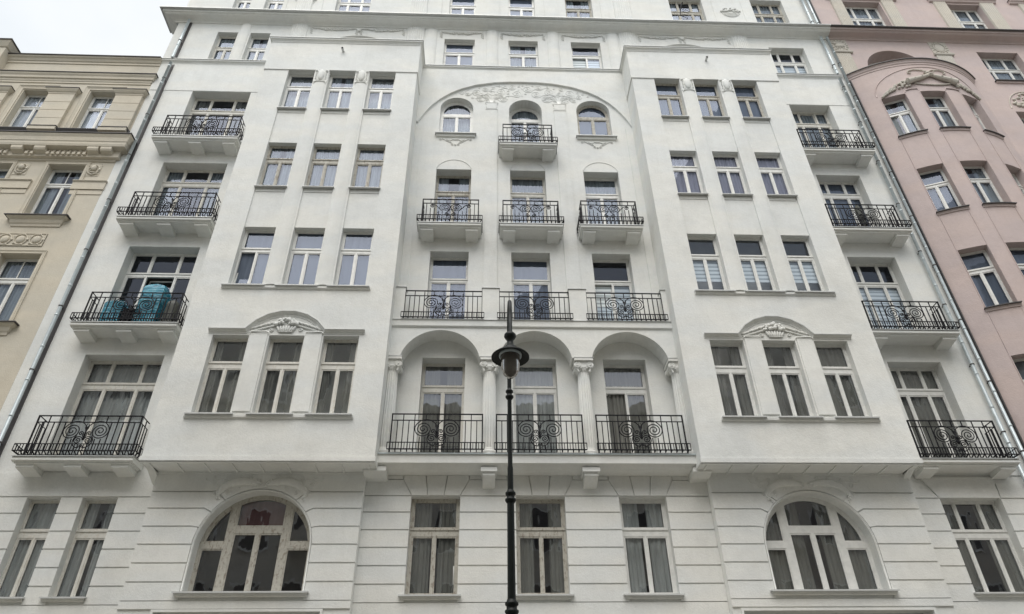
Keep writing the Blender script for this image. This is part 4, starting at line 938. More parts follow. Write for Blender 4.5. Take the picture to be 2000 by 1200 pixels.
def railing(parent, xc, hw, fz, rt, style='A', yf=-0.43, sh=0.17, side=True, hs=None, ends=False):
    """front railing with projecting flower shelf; hw = half width of the main plane"""
    r2 = rt - 0.165; hs = hs if hs is not None else hw + 0.17; ys = yf - sh
    zs1, zs0, zl = rt - 0.785, rt - 0.945, rt - 0.985
    m = MB(); W_ = 0.016
    m.box(xc - hw, xc + hw, yf - 0.015, yf + 0.015, rt - 0.022, rt); m.box(xc - hw, xc + hw, yf - 0.011, yf + 0.011, r2 - 0.018, r2)
    m.box(xc - hw, xc + hw, yf - 0.012, yf + 0.012, zl - 0.012, zl + 0.006)
    n = max(8, int(round(2 * hw / 0.131))); n += n % 2
    orn = 0.50 if style == 'A' else 0.66
    for j in range(n + 1):
        x = xc - hw + 2 * hw * j / n; d = abs(x - xc)
        top = rt if j % 2 == 0 else r2
        zo = None
        if style == 'A' and d < 0.50: zo = (rt - 0.165 - 0.43) if d > 0.22 else (rt - 0.165 - 0.62)
        if style == 'B' and d < 0.60: zo = rt - 0.165 - (0.20 if d > 0.42 else 0.33 if d > 0.16 else 0.50)
        if j in (0, n): m.box(x - 0.015, x + 0.015, yf - 0.015, yf + 0.015, fz, rt)
        elif zo is None: m.bar((x, yf, fz + 0.03), (x, yf, top))
        else:
            m.bar((x, yf, fz + 0.03), (x, yf, zo))
            if j % 2 == 0: m.bar((x, yf, r2), (x, yf, rt))
        m.bar((x, yf, fz + 0.03), (x, ys, zs0), 0.018)
    o1 = m.build('railing', IRON, parent)
    s = MB(); (scroll_a if style == 'A' else scroll_b)(s, xc, r2 - 0.005, yf); s.build('scroll_ornament', IRON, parent)
    b = MB()
    b.box(xc - hs, xc + hs, ys - 0.010, ys + 0.010, zs1 - 0.016, zs1); b.box(xc - hs, xc + hs, ys - 0.012, ys + 0.012, zs0 - 0.022, zs0)
    n2 = int(round(2 * hs / 0.0655))
    for j in range(n2 + 1):
        x = xc - hs + 2 * hs * j / n2; b.bar((x, ys, zs0), (x, ys, zs1), 0.013)
    if side:
        for q in (-1, 1):
            xe = xc + q * hs
            b.box(xe - 0.008, xe + 0.008, ys, -0.02, zs1 - 0.012, zs1); b.box(xe - 0.009, xe + 0.009, ys, -0.02, zs0 - 0.016, zs0)
            for j in range(8): b.bar((xe, ys + (-0.04 - ys) * j / 7, zs0), (xe, ys + (-0.04 - ys) * j / 7, zs1), 0.011)
            for j in range(4): b.bar((xc + q * hw, yf + (-0.06 - yf) * j / 3, fz + 0.03), (xe, yf + (-0.06 - yf) * j / 3, zs0), 0.014)
            b.bar((xc + q * hw, yf, fz + 0.03), (xe, ys, zs0), 0.016)
    b.build('flower_shelf', IRON, parent)
    if side:
        for q in (-1, 1):
            c = MB(); xe = xc + q * hw
            c.box(xe - 0.010, xe + 0.010, yf, -0.03, rt - 0.016, rt); c.box(xe - 0.008, xe + 0.008, yf, -0.03, r2 - 0.012, r2); c.box(xe - 0.008, xe + 0.008, yf, -0.03, zl - 0.01, zl + 0.004)
            for j in range(1, 4):
                yy = yf + (-0.04 - yf) * j / 3.2; c.bar((xe, yy, fz + 0.02), (xe, yy, rt if j == 2 else r2))
            c.build('side_railing', IRON, parent)
def balcony(xc, fz, rt, hsl, hw, nb, style, depth=0.55, left=None, right=None):
    xl = left if left is not None else xc - hsl; xr = right if right is not None else xc + hsl
    m = MB(); m.profx([(0.0, fz - 0.12), (-depth + 0.05, fz - 0.12), (-depth + 0.04, fz - 0.105), (-depth + 0.01, fz - 0.10), (-depth, fz - 0.095), (-depth, fz - 0.02), (-depth + 0.01, fz - 0.012), (0.0, fz + 0.02)], xl, xr)
    m.profx([(0.0, fz - 0.121), (-depth + 0.06, fz - 0.121), (-depth + 0.06, fz - 0.150), (0.0, fz - 0.150)], xl + 0.05, xr - 0.05)
    s = W(m, 'balcony_slab')
    m = MB(); m.profx([(-depth - 0.022, fz - 0.02), (-depth - 0.022, fz + 0.004), (0.0, fz + 0.03), (0.0, fz + 0.021), (-depth - 0.012, fz - 0.006)], xl - 0.02, xr + 0.02); m.build('slab_flashing', SHEET, s)
    w = 0.385 if nb == 3 else 0.36
    for j in range(nb):
        x = xl + 0.09 + w / 2 + (xr - xl - 0.18 - w) * j / (nb - 1)
        m = MB(); m.profx([(0.0, fz - 0.15), (-depth + 0.10, fz - 0.15), (-depth + 0.10, fz - 0.225), (-depth + 0.125, fz - 0.235), (0.0, fz - 0.29)], x - w / 2, x + w / 2); m.build('bracket', WHITE, s)
    railing(s, xc, hw, fz, rt, style, hs=(xr - xl) / 2 + 0.03)
    return s
for f, rt in ((1, 9.185), (2, 12.795), (3, 16.50), (4, 19.97)): balcony(-9.205, FLOOR[f] - 0.005, rt, 1.325, 1.18, 3, 'A')
for f, rt in ((1, 9.19), (2, 12.815), (3, 16.49), (4, 19.945)): balcony(11.375, FLOOR[f] + 0.02, rt, 1.20, 1.06, 2, 'A')
for xc in (-1.095, 1.285, 3.625): balcony(xc, 15.375, 16.405 + (0.04 if xc > 3 else 0), 0.915, 0.825, 2, 'B')
balcony(1.275, 18.865, 19.88, 0.915, 0.80, 2, 'A')
for a, b_ in ((-2.18, -0.06), (0.27, 2.30), (2.64, 4.71)):
    r_ = MB(); r_.box((a + b_) / 2 - 0.02, (a + b_) / 2 + 0.02, -0.62, -0.56, 8.2, 8.235); s = r_.build('railing_foot', IRON, WB)
    railing(s, (a + b_) / 2, (b_ - a) / 2, 8.22, 9.21, 'A', yf=-0.58, sh=0.13, side=False, hs=(b_ - a) / 2 + 0.05)
for a, b_ in ((-2.17, -0.11), (0.34, 2.225), (2.69, 4.74)):
    r_ = MB(); r_.box((a + b_) / 2 - 0.02, (a + b_) / 2 + 0.02, -0.50, -0.45, 11.97, 12.0); s = r_.build('railing_foot', IRON, WB)
    railing(s, (a + b_) / 2, (b_ - a) / 2, 11.985, 12.945, 'A', yf=-0.47, sh=0.13, side=False, hs=(b_ - a) / 2 + 0.05)

# ---- downpipes
def downpipe(parent, x, y, z0, z1, r=0.047, seg=1.95, off=0.0, mat=None):
    m = MB(); m.tube([(x, y, z0), (x, y, z1)], r, 14); z = z0 + off
    o_ = m.build('downpipe', mat or ZINC, parent)
    k = 0
    while z < z1:
        c = MB(); c.lathe([(r, z), (r + 0.007, z + 0.004), (r + 0.007, z + 0.05), (r, z + 0.055)], x, y, 14); c.build('pipe_collar', mat or ZINC, o_)
        if k % 2 == 0: c = MB(); c.lathe([(r + 0.001, z + 0.30), (r + 0.012, z + 0.302), (r + 0.012, z + 0.33), (r + 0.001, z + 0.332)], x, y, 14); c.box(x - 0.012, x + 0.012, y + r, y + 0.12, z + 0.305, z + 0.328); c.build('pipe_bracket', DARKSHEET, o_)
        z += seg / 2; k += 1
    return o_
downpipe(WB, -11.26, -0.13, 0.12, 23.2, off=0.4); downpipe(WB, -11.29, -0.13, 23.48, 25.82, off=0.7)
m = MB(); m.box(-11.38, -11.18, -0.03, 0.0, 0.1, 23.2); m.box(-11.41, -11.21, -0.03, 0.0, 23.5, 25.8); W(m, 'dark_gap_strip', DARKSHEET)  # added dark strips stand in for the shadow gaps on both sides of the pipe
downpipe(WB, 12.86, -0.12, 0.12, 23.2, off=0.8); downpipe(WB, 12.87, -0.12, 23.48, 25.82, off=0.2); downpipe(WB, 12.80, -0.12, 26.1, 29.3, off=0.4)

# ================================================================== things on the balconies and ledges
def wrapped(name, x0, x1, y0, y1, z0, z1, bulge=0.02, mat=None, seed=1, taper=0.0, domed=0.0):
    m = MB(); r = random.Random(seed); N, K = 5, 7
    def P(u, v, w):
        x = x0 + (x1 - x0) * u; y = y0 + (y1 - y0) * v; z = z0 + (z1 - z0) * w
        xm, ym = (x0 + x1) / 2, (y0 + y1) / 2; s = 1 - taper * w
        s *= 1 - (0.10 if w > 0.99 else 0.0)
        z -= domed * ((2 * u - 1) ** 2 + (2 * v - 1) ** 2) * (1 if w > 0.99 else 0)
        rr = random.Random(hash((round(u, 3), round(v, 3), round(w, 3), seed)) & 0xffff)
        return (xm + (x - xm) * s + rr.uniform(-1, 1) * bulge, ym + (y - ym) * s + rr.uniform(-1, 1) * bulge, z + rr.uniform(-1, 1) * bulge * 0.7)
    for (a, b_) in ((N, K),):
        for i in range(N):
            for k in range(K):
                for v in (0, 1): m.quad(P(i / N, v, k / K), P((i + 1) / N, v, k / K), P((i + 1) / N, v, (k + 1) / K), P(i / N, v, (k + 1) / K))
                for u in (0, 1): m.quad(P(u, i / N, k / K), P(u, (i + 1) / N, k / K), P(u, (i + 1) / N, (k + 1) / K), P(u, i / N, (k + 1) / K))
            for j in range(N): m.quad(P(i / N, j / N, 1), P((i + 1) / N, j / N, 1), P((i + 1) / N, (j + 1) / N, 1), P(i / N, (j + 1) / N, 1))
    return m.build(name, mat or FILM)
o = wrapped('wrapped_furniture', -9.14, -8.60, -0.37, 0.22, 11.79, 13.20, seed=4, domed=0.05, bulge=0.008)
tag(o, 'tall bundle wrapped in shiny turquoise film on the balcony, reaching above the railing', 'furniture', 'wrapped bundles on the balcony')
o = wrapped('wrapped_furniture', -10.0, -9.50, -0.37, 0.10, 11.79, 12.60, seed=9, domed=0.02, bulge=0.009)
tag(o, 'lower bundle in turquoise film standing behind the left scroll of the railing', 'furniture', 'wrapped bundles on the balcony')
o = wrapped('garbage_bag', -9.49, -9.22, -0.36, 0.0, 11.79, 12.42, bulge=0.03, mat=IRON, seed=14, taper=0.25, domed=0.03)
tag(o, 'dark bag squeezed between the two turquoise wrapped bundles', 'bag')
o = wrapped('plastic_bin', -8.52, -8.25, -0.20, 0.15, 11.79, 12.78, bulge=0.006, mat=DARKPLASTIC, seed=21, taper=0.15, domed=0.03)
tag(o, 'dark olive bin to the right of the tall turquoise bundle', 'bin')
m = MB(); m.profx([(-0.36, 15.46), (-0.20, 15.46), (-0.17, 15.62), (-0.39, 15.62)], 10.50, 11.26); m.box(10.47, 11.29, -0.40, -0.16, 15.60, 15.64)
o = m.build('flower_box', BROWN); tag(o, 'long dark brown planter behind the railing of a right hand balcony', 'planter')
m = MB(); m.lathe([(0.0, 15.46), (0.10, 15.47), (0.085, 15.7), (0.10, 16.3), (0.09, 16.6), (0.03, 16.75), (0.0, 16.76)], 11.50, -0.12, 10, rad=lambda j: 1.0 + 0.12 * (j % 2))
o = m.build('folded_parasol', DARKPLASTIC); tag(o, 'dark folded parasol standing upright beside the brown planter', 'parasol')
t = thing('aerial', 'thin black bent aerial in front of a top floor window on the right', 'antenna', (7.6, -0.1, 26.3))
m = MB(); m.tube([(7.72, 0.0, 26.5), (7.70, -0.34, 26.55), (7.42, -0.36, 26.62), (7.12, -0.36, 26.60)], 0.014, 5); m.build('arm', IRON, t)
m = MB(); m.tube([(7.42, -0.36, 26.62), (7.47, -0.36, 26.9), (7.60, -0.36, 27.45), (7.66, -0.36, 27.55)], 0.022, 6); m.build('mast', IRON, t)
m = MB()
for k in range(5): m.tube([(7.50 + 0.03 * k, -0.36, 26.75 + 0.17 * k), (7.80 + 0.02 * k, -0.30, 26.72 + 0.17 * k)], 0.009, 4)
m.build('crossbar', IRON, t)

# ================================================================== beige building on the left
BB = thing('apartment_building', 'beige stucco house with dark metal ledges and carved cornice at the left edge', 'building', (-16, 0, 0))
SILLM[0] = BEIGE
def Wb(b, name='wall', mat=None): return b.build(name, mat or BEIGE, BB)
bx0, bx1 = -22.0, XL - 0.002; YB = 0.0
bc = [-13.07, -15.30, -17.53, -19.8]
Ha = [rect(c - 0.50, c + 0.50, 19.72, 21.64) for c in bc]; Hb = [rect(c - 0.55, c + 0.55, 15.80, 18.02) for c in bc]; Hc = [rect(c - 0.55, c + 0.55, 12.05, 14.40) for c in bc]; Hd = [rect(c - 0.55, c + 0.55, 8.4, 10.8) for c in bc]; He = [rect(c - 0.55, c + 0.55, 4.6, 7.0) for c in bc]
m = MB(); m.plate(rect(bx0, bx1, 0, 23.2), Ha + Hb + Hc + Hd + He, YB, reveal=[0.22] * 20); Wb(m)
for c in bc:
    for z0, z1, zb in ((19.72, 21.64, (20.93, 21.03)), (15.80, 18.02, (17.28, 17.40)), (12.05, 14.40, (13.55, 13.70)), (8.4, 10.8, (10.0, 10.15)), (4.6, 7.0, (6.2, 6.35))):
        h = 0.50 if z0 > 19 else 0.55
        w_ = window(BB, c - h, c + h, z0, z1, 0.22, zb, PLASTIC, pane=PANEUP if z0 > 12 else OLDPANE, curtain='sheer' if z0 < 19 else 'bright', muntin=True)
    # moulded surrounds
    m = MB(); m.face([(c - 0.56, 19.66), (c - 0.56, 21.70), (c + 0.56, 21.70), (c + 0.56, 19.66)], [(0.0, -0.02), (0.03, -0.02), (0.035, 0.03), (0.02, 0.04), (0.05, 0.10), (0.07, 0.12), (0.0, 0.13)], YB); Wb(m, 'window_surround')
    for z0, z1 in ((15.82, 18.06), (12.1, 14.44), (8.45, 10.84)):
        m = MB(); m.face([(c - 0.60, z0), (c - 0.60, z1), (c + 0.60, z1), (c + 0.60, z0)], [(0.0, -0.02), (0.025, -0.02), (0.03, 0.03), (0.018, 0.04), (0.04, 0.08), (0.0, 0.09)], YB); Wb(m, 'window_surround')
    for zs in (15.76, 12.0, 8.35):
        m = MB(); m.plan([(c - 0.68, 0.01), (c - 0.68, 0), (c + 0.66, 0), (c + 0.66, 0.01)], [(0, zs - 0.34), (0.03, zs - 0.33), (0.04, zs - 0.26), (0.07, zs - 0.22), (0.10, zs - 0.12), (0.17, zs - 0.06), (0.18, zs - 0.02), (0.0, zs - 0.015)]); Wb(m, 'sill_moulding')
        m = MB(); m.plan([(c - 0.70, 0.01), (c - 0.70, 0), (c + 0.68, 0), (c + 0.68, 0.01)], [(0.15, zs - 0.022), (0.215, zs - 0.022), (0.215, zs), (0, zs + 0.03)]); Wb(m, 'sill', DARKSHEET)
    # three carved discs under the sill
    m = MB(); m.box(c - 0.89, c + 0.45, -0.012, 0, 14.70, 15.16); m.face([(c - 0.89, 14.70), (c + 0.45, 14.70), (c + 0.45, 15.16), (c - 0.89, 15.16), (c - 0.89, 14.70)], [(0.0, -0.0), (0.03, 0.0), (0.03, 0.02), (0.0, 0.02)], 0); Wb(m, 'disc_panel')
    for k in range(3):
        xc = c - 0.89 + 0.23 + k * 0.44; m = MB(); m.blob((xc, -0.02, 14.93), (0.12, 0.05, 0.14), 12, 8)
        m.tube([(xc + 0.18 * cos(a * pi / 8), -0.022, 14.93 + 0.19 * sin(a * pi / 8)) for a in range(17)], 0.022, 5)
        for q in range(5): m.blob((xc + 0.20 * cos(q * 1.3), -0.02, 14.93 + 0.2 * sin(q * 1.3)), (0.03, 0.03, 0.05), 6, 4, q)
        Wb(m, 'carved_disc')
for xa, xb in ((-12.60, -11.72), (-14.82, -13.96), (-17.05, -16.19), (-19.3, -18.4)):
    m = MB(); m.box(xa, xb, -0.10, 0, 19.66, 21.40)
    s = Wb(m, 'pilaster')
    for k in range(4):
        m = MB(); m.box(xa - 0.006, xb + 0.006, -0.113, 0, 19.70 + k * 0.41, 20.088 + k * 0.41); m.build('stucco_block', BEIGE, s)
    m = MB(); m.plan([(xa, 0), (xa, -0.10), (xb, -0.10), (xb, 0)], [(0.0, 21.33), (0.02, 21.34), (0.03, 21.39), (0.06, 21.42), (0.10, 21.49), (0.11, 21.54), (0, 21.545)]); m.build('capital', BEIGE, s)
    m = MB(); m.plan([(xa, 0), (xa, -0.10), (xb, -0.10), (xb, 0)], [(0.08, 21.54), (0.13, 21.54), (0.13, 21.56), (0.0, 21.59)]); m.quad((xa, -0.1, 21.592), (xb, -0.1, 21.592), (xb, 0, 21.6), (xa, 0, 21.6)); m.build('capping', DARKSHEET, s)
    m = MB(); m.box(xa - 0.01, xb + 0.01, -0.17, 0, 19.50, 19.645); m.build('pedestal', BEIGE, s); m = MB(); m.box(xa - 0.03, xb + 0.03, -0.19, 0, 19.646, 19.664); m.build('pedestal_capping', DARKSHEET, s)
    # belt bands and medallion one floor below
    m = MB(); m.box(xa - 0.02, xb + 0.09, -0.05, 0, 16.95, 17.24); m.profx([(0, 17.24), (-0.06, 17.245), (-0.09, 17.28), (-0.09, 17.30), (0, 17.31)], xa - 0.03, xb + 0.10); m.box(xa - 0.01, xb + 0.07, -0.02, 0, 16.76, 16.93); Wb(m, 'belt_band')
    m = MB(); r = random.Random(int(-xa * 10)); xc = (xa + xb) / 2 - (0.04 if xa > -13 else 0.0); m.box(xc - 0.2, xc + 0.2, -0.015, 0, 17.55, 18.04); m.blob((xc, -0.05, 17.85), (0.09, 0.07, 0.12), 10, 7)
    m.tube([(xc + 0.17 * cos(a * pi / 8), -0.03, 17.80 + 0.2 * sin(a * pi / 8)) for a in range(17)], 0.026, 6)
    for q in range(14): m.blob((xc + r.uniform(-.17, .17), -0.025, 17.8 + r.uniform(-.22, .22)), (0.04, 0.03, 0.02), 6, 4, r.uniform(-1.5, 1.5))
    m.tube([(xc - 0.1, -0.03, 17.7), (xc, -0.06, 17.66), (xc + 0.1, -0.03, 17.7)], 0.025, 5); Wb(m, 'mask_medallion')
m = MB(); m.plan([(bx0, 0), (bx1, 0)], [(0, 23.10), (0.03, 23.11), (0.03, 23.2), (0.06, 23.22), (0.10, 23.30), (0.15, 23.34), (0.16, 23.40), (0, 23.42)]); Wb(m, 'cornice')
m = MB(); m.plan([(bx0, 0), (bx1, 0)], [(0.14, 23.40), (0.20, 23.40), (0.20, 23.425), (0, 23.50)]); Wb(m, 'cornice_flashing', DARKSHEET)
m = MB(); m.plan([(bx0, 0), (-11.72, 0), (-11.72, 0.02)], [(0, 22.02), (0.03, 22.03), (0.03, 22.10), (0.05, 22.12), (0.06, 22.2), (0.10, 22.22), (0.11, 22.32), (0.15, 22.38), (0.16, 22.44), (0, 22.45)]); Wb(m, 'string_course')
m = MB(); m.plan([(bx0, 0), (-11.72, 0), (-11.72, 0.02)], [(0.14, 22.445), (0.19, 22.445), (0.19, 22.465), (0, 22.49)]); Wb(m, 'string_flashing', DARKSHEET)
m = MB(); m.plan([(bx0, 0), (bx1, 0)], [(0.0, 19.40), (0.12, 19.60), (0.12, 19.618), (0, 19.64)]); Wb(m, 'ledge', DARKSHEET)
m = MB(); m.plan([(bx0, 0), (-11.70, 0), (-11.70, 0.02)], [(0, 18.16), (0.04, 18.17), (0.05, 18.24), (0.14, 18.26), (0.14, 18.52), (0.32, 18.56), (0.34, 18.64), (0.34, 18.72), (0.36, 18.75), (0.38, 18.90), (0.42, 18.98), (0.42, 19.03), (0, 19.04)]); Wb(m, 'bracketed_cornice')
m = MB(); m.plan([(bx0, 0), (-11.70, 0), (-11.70, 0.02)], [(0.40, 19.03), (0.455, 19.03), (0.455, 19.055), (0, 19.12)]); Wb(m, 'bracketed_flashing', DARKSHEET)
mods = [-11.93, -12.34, -13.95, -14.65, -16.3, -16.9, -18.5]
for xm_ in mods:
    m = MB(); m.profx([(-0.14, 18.55), (-0.31, 18.55), (-0.31, 18.46), (-0.28, 18.40), (-0.14, 18.34)], xm_ - 0.17, xm_ + 0.17); Wb(m, 'modillion')
m = MB(); x = -19.0
while x < -11.75:
    if all(abs(x - q) > 0.22 for q in mods): m.box(x - 0.045, x + 0.045, -0.21, -0.14, 18.30, 18.40)
    x += 0.16
Wb(m, 'dentils')['kind'] = 'stuff'
m = MB(); x = -19.0
while x < -11.75:
    if all(abs(x - q) > 0.22 for q in mods): m.blob((x, -0.155, 18.47), (0.05, 0.03, 0.05), 8, 5)
    x += 0.16
Wb(m, 'bead_row')['kind'] = 'stuff'
# projecting attic at the far left, roof and shell
m = MB(); m.box(-22, -16.95, -0.35, 0.1, 22.5, 23.75); Wb(m, 'attic_block'); m = MB(); m.plan([(-22, -0.35), (-16.95, -0.35), (-16.95, 0.3)], [(0, 23.5), (0.04, 23.52), (0.12, 23.68), (0.14, 23.76), (0, 23.77)]); Wb(m, 'attic_cornice'); m = MB(); m.plan([(-22, -0.35), (-16.95, -0.35), (-16.95, 0.3)], [(0.12, 23.76), (0.18, 23.76), (0.18, 23.79), (-0.3, 23.84)]); Wb(m, 'attic_flashing', DARKSHEET)
m = MB(); m.box(bx0, bx1, 1.0, 12, 0, 23.3); Wb(m, 'rear_wing', ROOM)
m = MB(); m.quad((bx0, -0.01, 23.42), (bx1, -0.01, 23.42), (bx1, 12, 23.8), (bx0, 12, 23.8)); Wb(m, 'roof', DARKSHEET)

# ================================================================== pink building on the right
PB = thing('apartment_building', 'dusty pink house with a rounded bay and cream fluted pilasters on the right', 'building', (16, 0, 0))
SILLM[0] = PINK
def Wp(b, name='wall', mat=None): return b.build(name, mat or PINK, PB)
px0, px1 = XR + 0.004, 24.5
bxa, bxb, bcx, bcy = 13.20, 18.06, 15.63, 3.29; RB = 4.055
def bayy(x): return bcy - sqrt(max(0.0, RB * RB - (x - bcx) ** 2))
ya0 = bayy(bxa)
pf = [(14.57, 16.15), (19.0, 20.42), (22.6, 24.0)]
H = [rect(a, b_, 26.3, 28.60) for a, b_ in pf] + [arch_poly(14.30, 16.60, 23.5, 24.25, 25.20, 18), rect(18.92, 20.565, 23.40, 25.26)]
H += [rect(18.90, 20.5, z0, z1) for z0, z1 in ((19.75, 21.69), (16.28, 18.2), (12.67, 14.76), (8.97, 11.13))]
m = MB(); m.plate(rect(px0, px1, 0, 30), H, 0.0, reveal=[0.25] * 3 + [0.5, 0.28] + [0.28] * 4); Wp(m)
for a, b_ in pf: window(PB, a, b_, 26.3, 28.60, 0.25, (27.62, 27.76), PLASTIC, lights=3, pane=PANEUP, curtain='sheer')
window(PB, 18.92, 20.565, 23.40, 25.26, 0.28, (24.42, 24.56), PLASTIC, lights=3, pane=PANEUP, curtain='sheer')
for z0, z1 in ((19.75, 21.69), (16.28, 18.2), (12.67, 14.76), (8.97, 11.13)): window(PB, 18.90, 20.5, z0, z1, 0.28, (z0 + (z1 - z0) * .62, z0 + (z1 - z0) * .69), PLASTIC, lights=3, pane=PANEUP, curtain='sheer')
P = arch_poly(14.30, 16.60, 23.5, 24.25, 25.20, 18)
window(PB, 14.30, 16.60, 23.5, 25.20, 0.5, (24.3, 24.4), PLASTIC, outline=P, holes=[rect(14.38, 14.85, 23.6, 24.9 - 0.42), rect(14.95, 15.95, 23.6, 24.95), rect(16.05, 16.5, 23.6, 24.4)], pane=PANEUP, curtain=None)
sill(PB, 18.86, 20.65, 0.0, 23.41, out=0.12, back=0.28, mould=0.08, mat=DARKSHEET)
m = MB(); m.plan([(13.20, 0), (px1, 0)], MCP); Wp(m, 'main_cornice')
m = MB(); m.plan([(13.20, 0), (px1, 0)], [(0.42, 26.045), (0.50, 26.05), (0.50, 26.08), (0, 26.17)]); Wp(m, 'cornice_flashing', DARKSHEET)
for a, b_ in ((14.06, 14.55), (16.20, 16.74), (18.44, 18.98), (20.42, 21.03), (22.1, 22.6)): Wp(fluted(a, b_, 26.2, 28.70, 0.0, n=7, round_=False, d=0.05), 'fluted_pilaster', CREAM)
for a, b_ in ((13.9, 16.9), (18.3, 21.16), (21.75, 24.4)):
    m = MB(); m.profx([(0, 28.68), (-0.07, 28.70), (-0.10, 28.78), (-0.14, 28.80), (-0.14, 28.85), (0, 28.86)], a, b_); Wp(m, 'window_hood'); m = MB(); m.box(a - 0.02, b_ + 0.02, -0.16, 0, 28.862, 28.885); Wp(m, 'hood_flashing', DARKSHEET)
for a, b_, k in ((13.22, 13.88, 0), (17.16, 17.86, 1), (21.4, 22.1, 1)):
    Wp(fluted(a + 0.02, b_ - 0.05, 23.3, 24.93, 0.0, n=8, round_=False, d=0.03), 'fluted_pilaster', CREAM)
    m = MB(); r = random.Random(k + 40); m.box(a, b_, -0.02, 0, 25.02, 25.80); m.profx([(0, 24.93), (-0.07, 24.94), (-0.09, 24.98), (-0.09, 25.02), (0, 25.03)], a - 0.03, b_ + 0.05); xc = (a + b_) / 2
    if k: m.blob((xc, -0.02, 25.43), (0.20, 0.035, 0.26), 14, 6); m.tube([(xc + 0.23 * cos(q * pi / 8), -0.03, 25.43 + 0.29 * sin(q * pi / 8)) for q in range(17)], 0.022, 5)
    else:
        m.blob((xc - 0.02, -0.03, 25.40), (0.20, 0.05, 0.12), 10, 6, 0.1); m.blob((xc - 0.17, -0.03, 25.55), (0.07, 0.05, 0.08), 8, 5)
        for q in (-0.14, -0.05, 0.08, 0.15): m.tube([(xc + q, -0.03, 25.36), (xc + q + 0.02, -0.03, 25.2)], 0.022, 5)
    for q in range(16):
        t = q / 16 * 2 * pi; m.blob((xc + 0.29 * cos(t), -0.02, 25.42 + 0.34 * sin(t)), (0.06, 0.035, 0.025), 6, 4, t + r.uniform(-.6, .6))
    Wp(m, 'carved_panel', CREAM)
m = MB(); m.tube([(19.7 + 0.86 * cos(q * pi / 16), -0.01, 21.86 + 0.95 * sin(q * pi / 16)) for q in range(17)], 0.02, 5)
r = random.Random(8)
for q in range(60):
    t = r.uniform(0.15, pi - 0.15); rr_ = r.uniform(0.3, 0.72); m.blob((19.7 + rr_ * cos(t) * 1.05, -0.02, 21.9 + rr_ * sin(t) * 1.1), (0.08, 0.05, 0.05), 7, 5, r.uniform(-1.5, 1.5))
Wp(m, 'carved_lunette', CREAM)
# rounded bay: wall facets with openings, drawn on a circle
bw = [(13.83, 14.55), (15.03, 15.92), (16.54, 17.26)]
rows = [(19.76, 21.74), (16.29, 18.21), (12.67, 14.77), (8.97, 11.13), (5.2, 7.4)]
xs = [bxa]; 
for a, b_ in bw: xs += [a, b_]
xs.append(bxb)
m = MB(); zT, zL = 23.40, 0.0
def arcpts(a, b_, n): return [(a + (b_ - a) * j / n, bayy(a + (b_ - a) * j / n)) for j in range(n + 1)]
for k in range(len(xs) - 1):
    a, b_ = xs[k], xs[k + 1]; pts = arcpts(a, b_, 6); op = k % 2 == 1
    zz = []
    if op:
        lo = zL
        for z0, z1 in sorted(rows): zz.append((lo, z0)); lo = z1
        zz.append((lo, zT))
    else: zz = [(zL, zT)]
    for z0, z1 in zz:
        for p, q in zip(pts, pts[1:]): m.quad((p[0], p[1], z0), (q[0], q[1], z0), (q[0], q[1], z1), (p[0], p[1], z1), True)
Wp(m, 'bay_wall')
for (a, b_) in bw:
    pa, pb = Vector((a, bayy(a), 0)), Vector((b_, bayy(b_), 0)); d = (pb - pa); L = d.length; d.normalize(); nrm = Vector((-d.y, d.x, 0))    # inwards
    tfm = lambda x, y, z, pa=pa, d=d, nrm=nrm: (pa.x + d.x * x + nrm.x * y, pa.y + d.y * x + nrm.y * y, z)
    m = MB(); pts = arcpts(a, b_, 6)
    for z0, z1 in rows:
        m2 = MB(); m2.ring(rect(0, L, z0, z1), 0.0, 0.26); Wp_o = m2.build('window_reveal', PINK, PB, tfm)
        for zq in (z0, z1):
            m = MB(); m.v += [(p[0], p[1], zq) for p in pts]; m.f.append(tuple(range(len(pts)))); m.sm.append(False); Wp(m, 'opening_soffit')
        op = (a == bw[0][0] and z0 == rows[0][0])
        window(PB, 0.0, L, z0, z1, 0.24, (z0 + (z1 - z0) * 0.635, z0 + (z1 - z0) * 0.705), PLASTIC, pane=PANEUP if z0 > 12 else OLDPANE, curtain='roller' if (a == bw[0][0] or z0 < 14) and not op else 'sheer', tf=tfm, tilt={0: ('r', 22)} if op else None)
        s_ = MB(); s_.plan([(a - 0.05, bayy(a - 0.05))] + pts[1:-1] + [(b_ + 0.05, bayy(b_ + 0.05))], [(0, z0 - 0.12), (0.03, z0 - 0.115), (0.05, z0 - 0.035), (0.05, z0 - 0.03)]); s_.build('sill_moulding', PINK, PB)
        s_ = MB(); s_.plan([(a - 0.06, bayy(a - 0.06))] + pts[1:-1] + [(b_ + 0.06, bayy(b_ + 0.06))], [(-0.02, z0 - 0.032), (0.10, z0 - 0.032), (0.10, z0 - 0.008), (-0.26, z0 + 0.012)]); s_.build('sill', DARKSHEET, PB)
    # edges of the sunk strip below each window
    for xx in (a - 0.015, b_ + 0.015):
        c_ = MB(); q = Vector((xx - bcx, bayy(xx) - bcy)).normalized(); c_.tube([(xx + q.x * 0.004, bayy(xx) + q.y * 0.004, 5), (xx + q.x * 0.004, bayy(xx) + q.y * 0.004, 21.7)], 0.016, 4); c_.build('pier_edge', PINK, PB)
cp = [(bxa, 0.02)] + arcpts(bxa, bxb, 26) + [(bxb, 0.02)]
cp = arcpts(bxa, bxb, 26)
m = MB(); m.plan(cp, [(0, 23.22), (0.02, 23.23), (0.02, 23.30), (0.05, 23.33), (0.06, 23.40), (0.09, 23.45), (0, 23.46)]); Wp(m, 'bay_cornice')
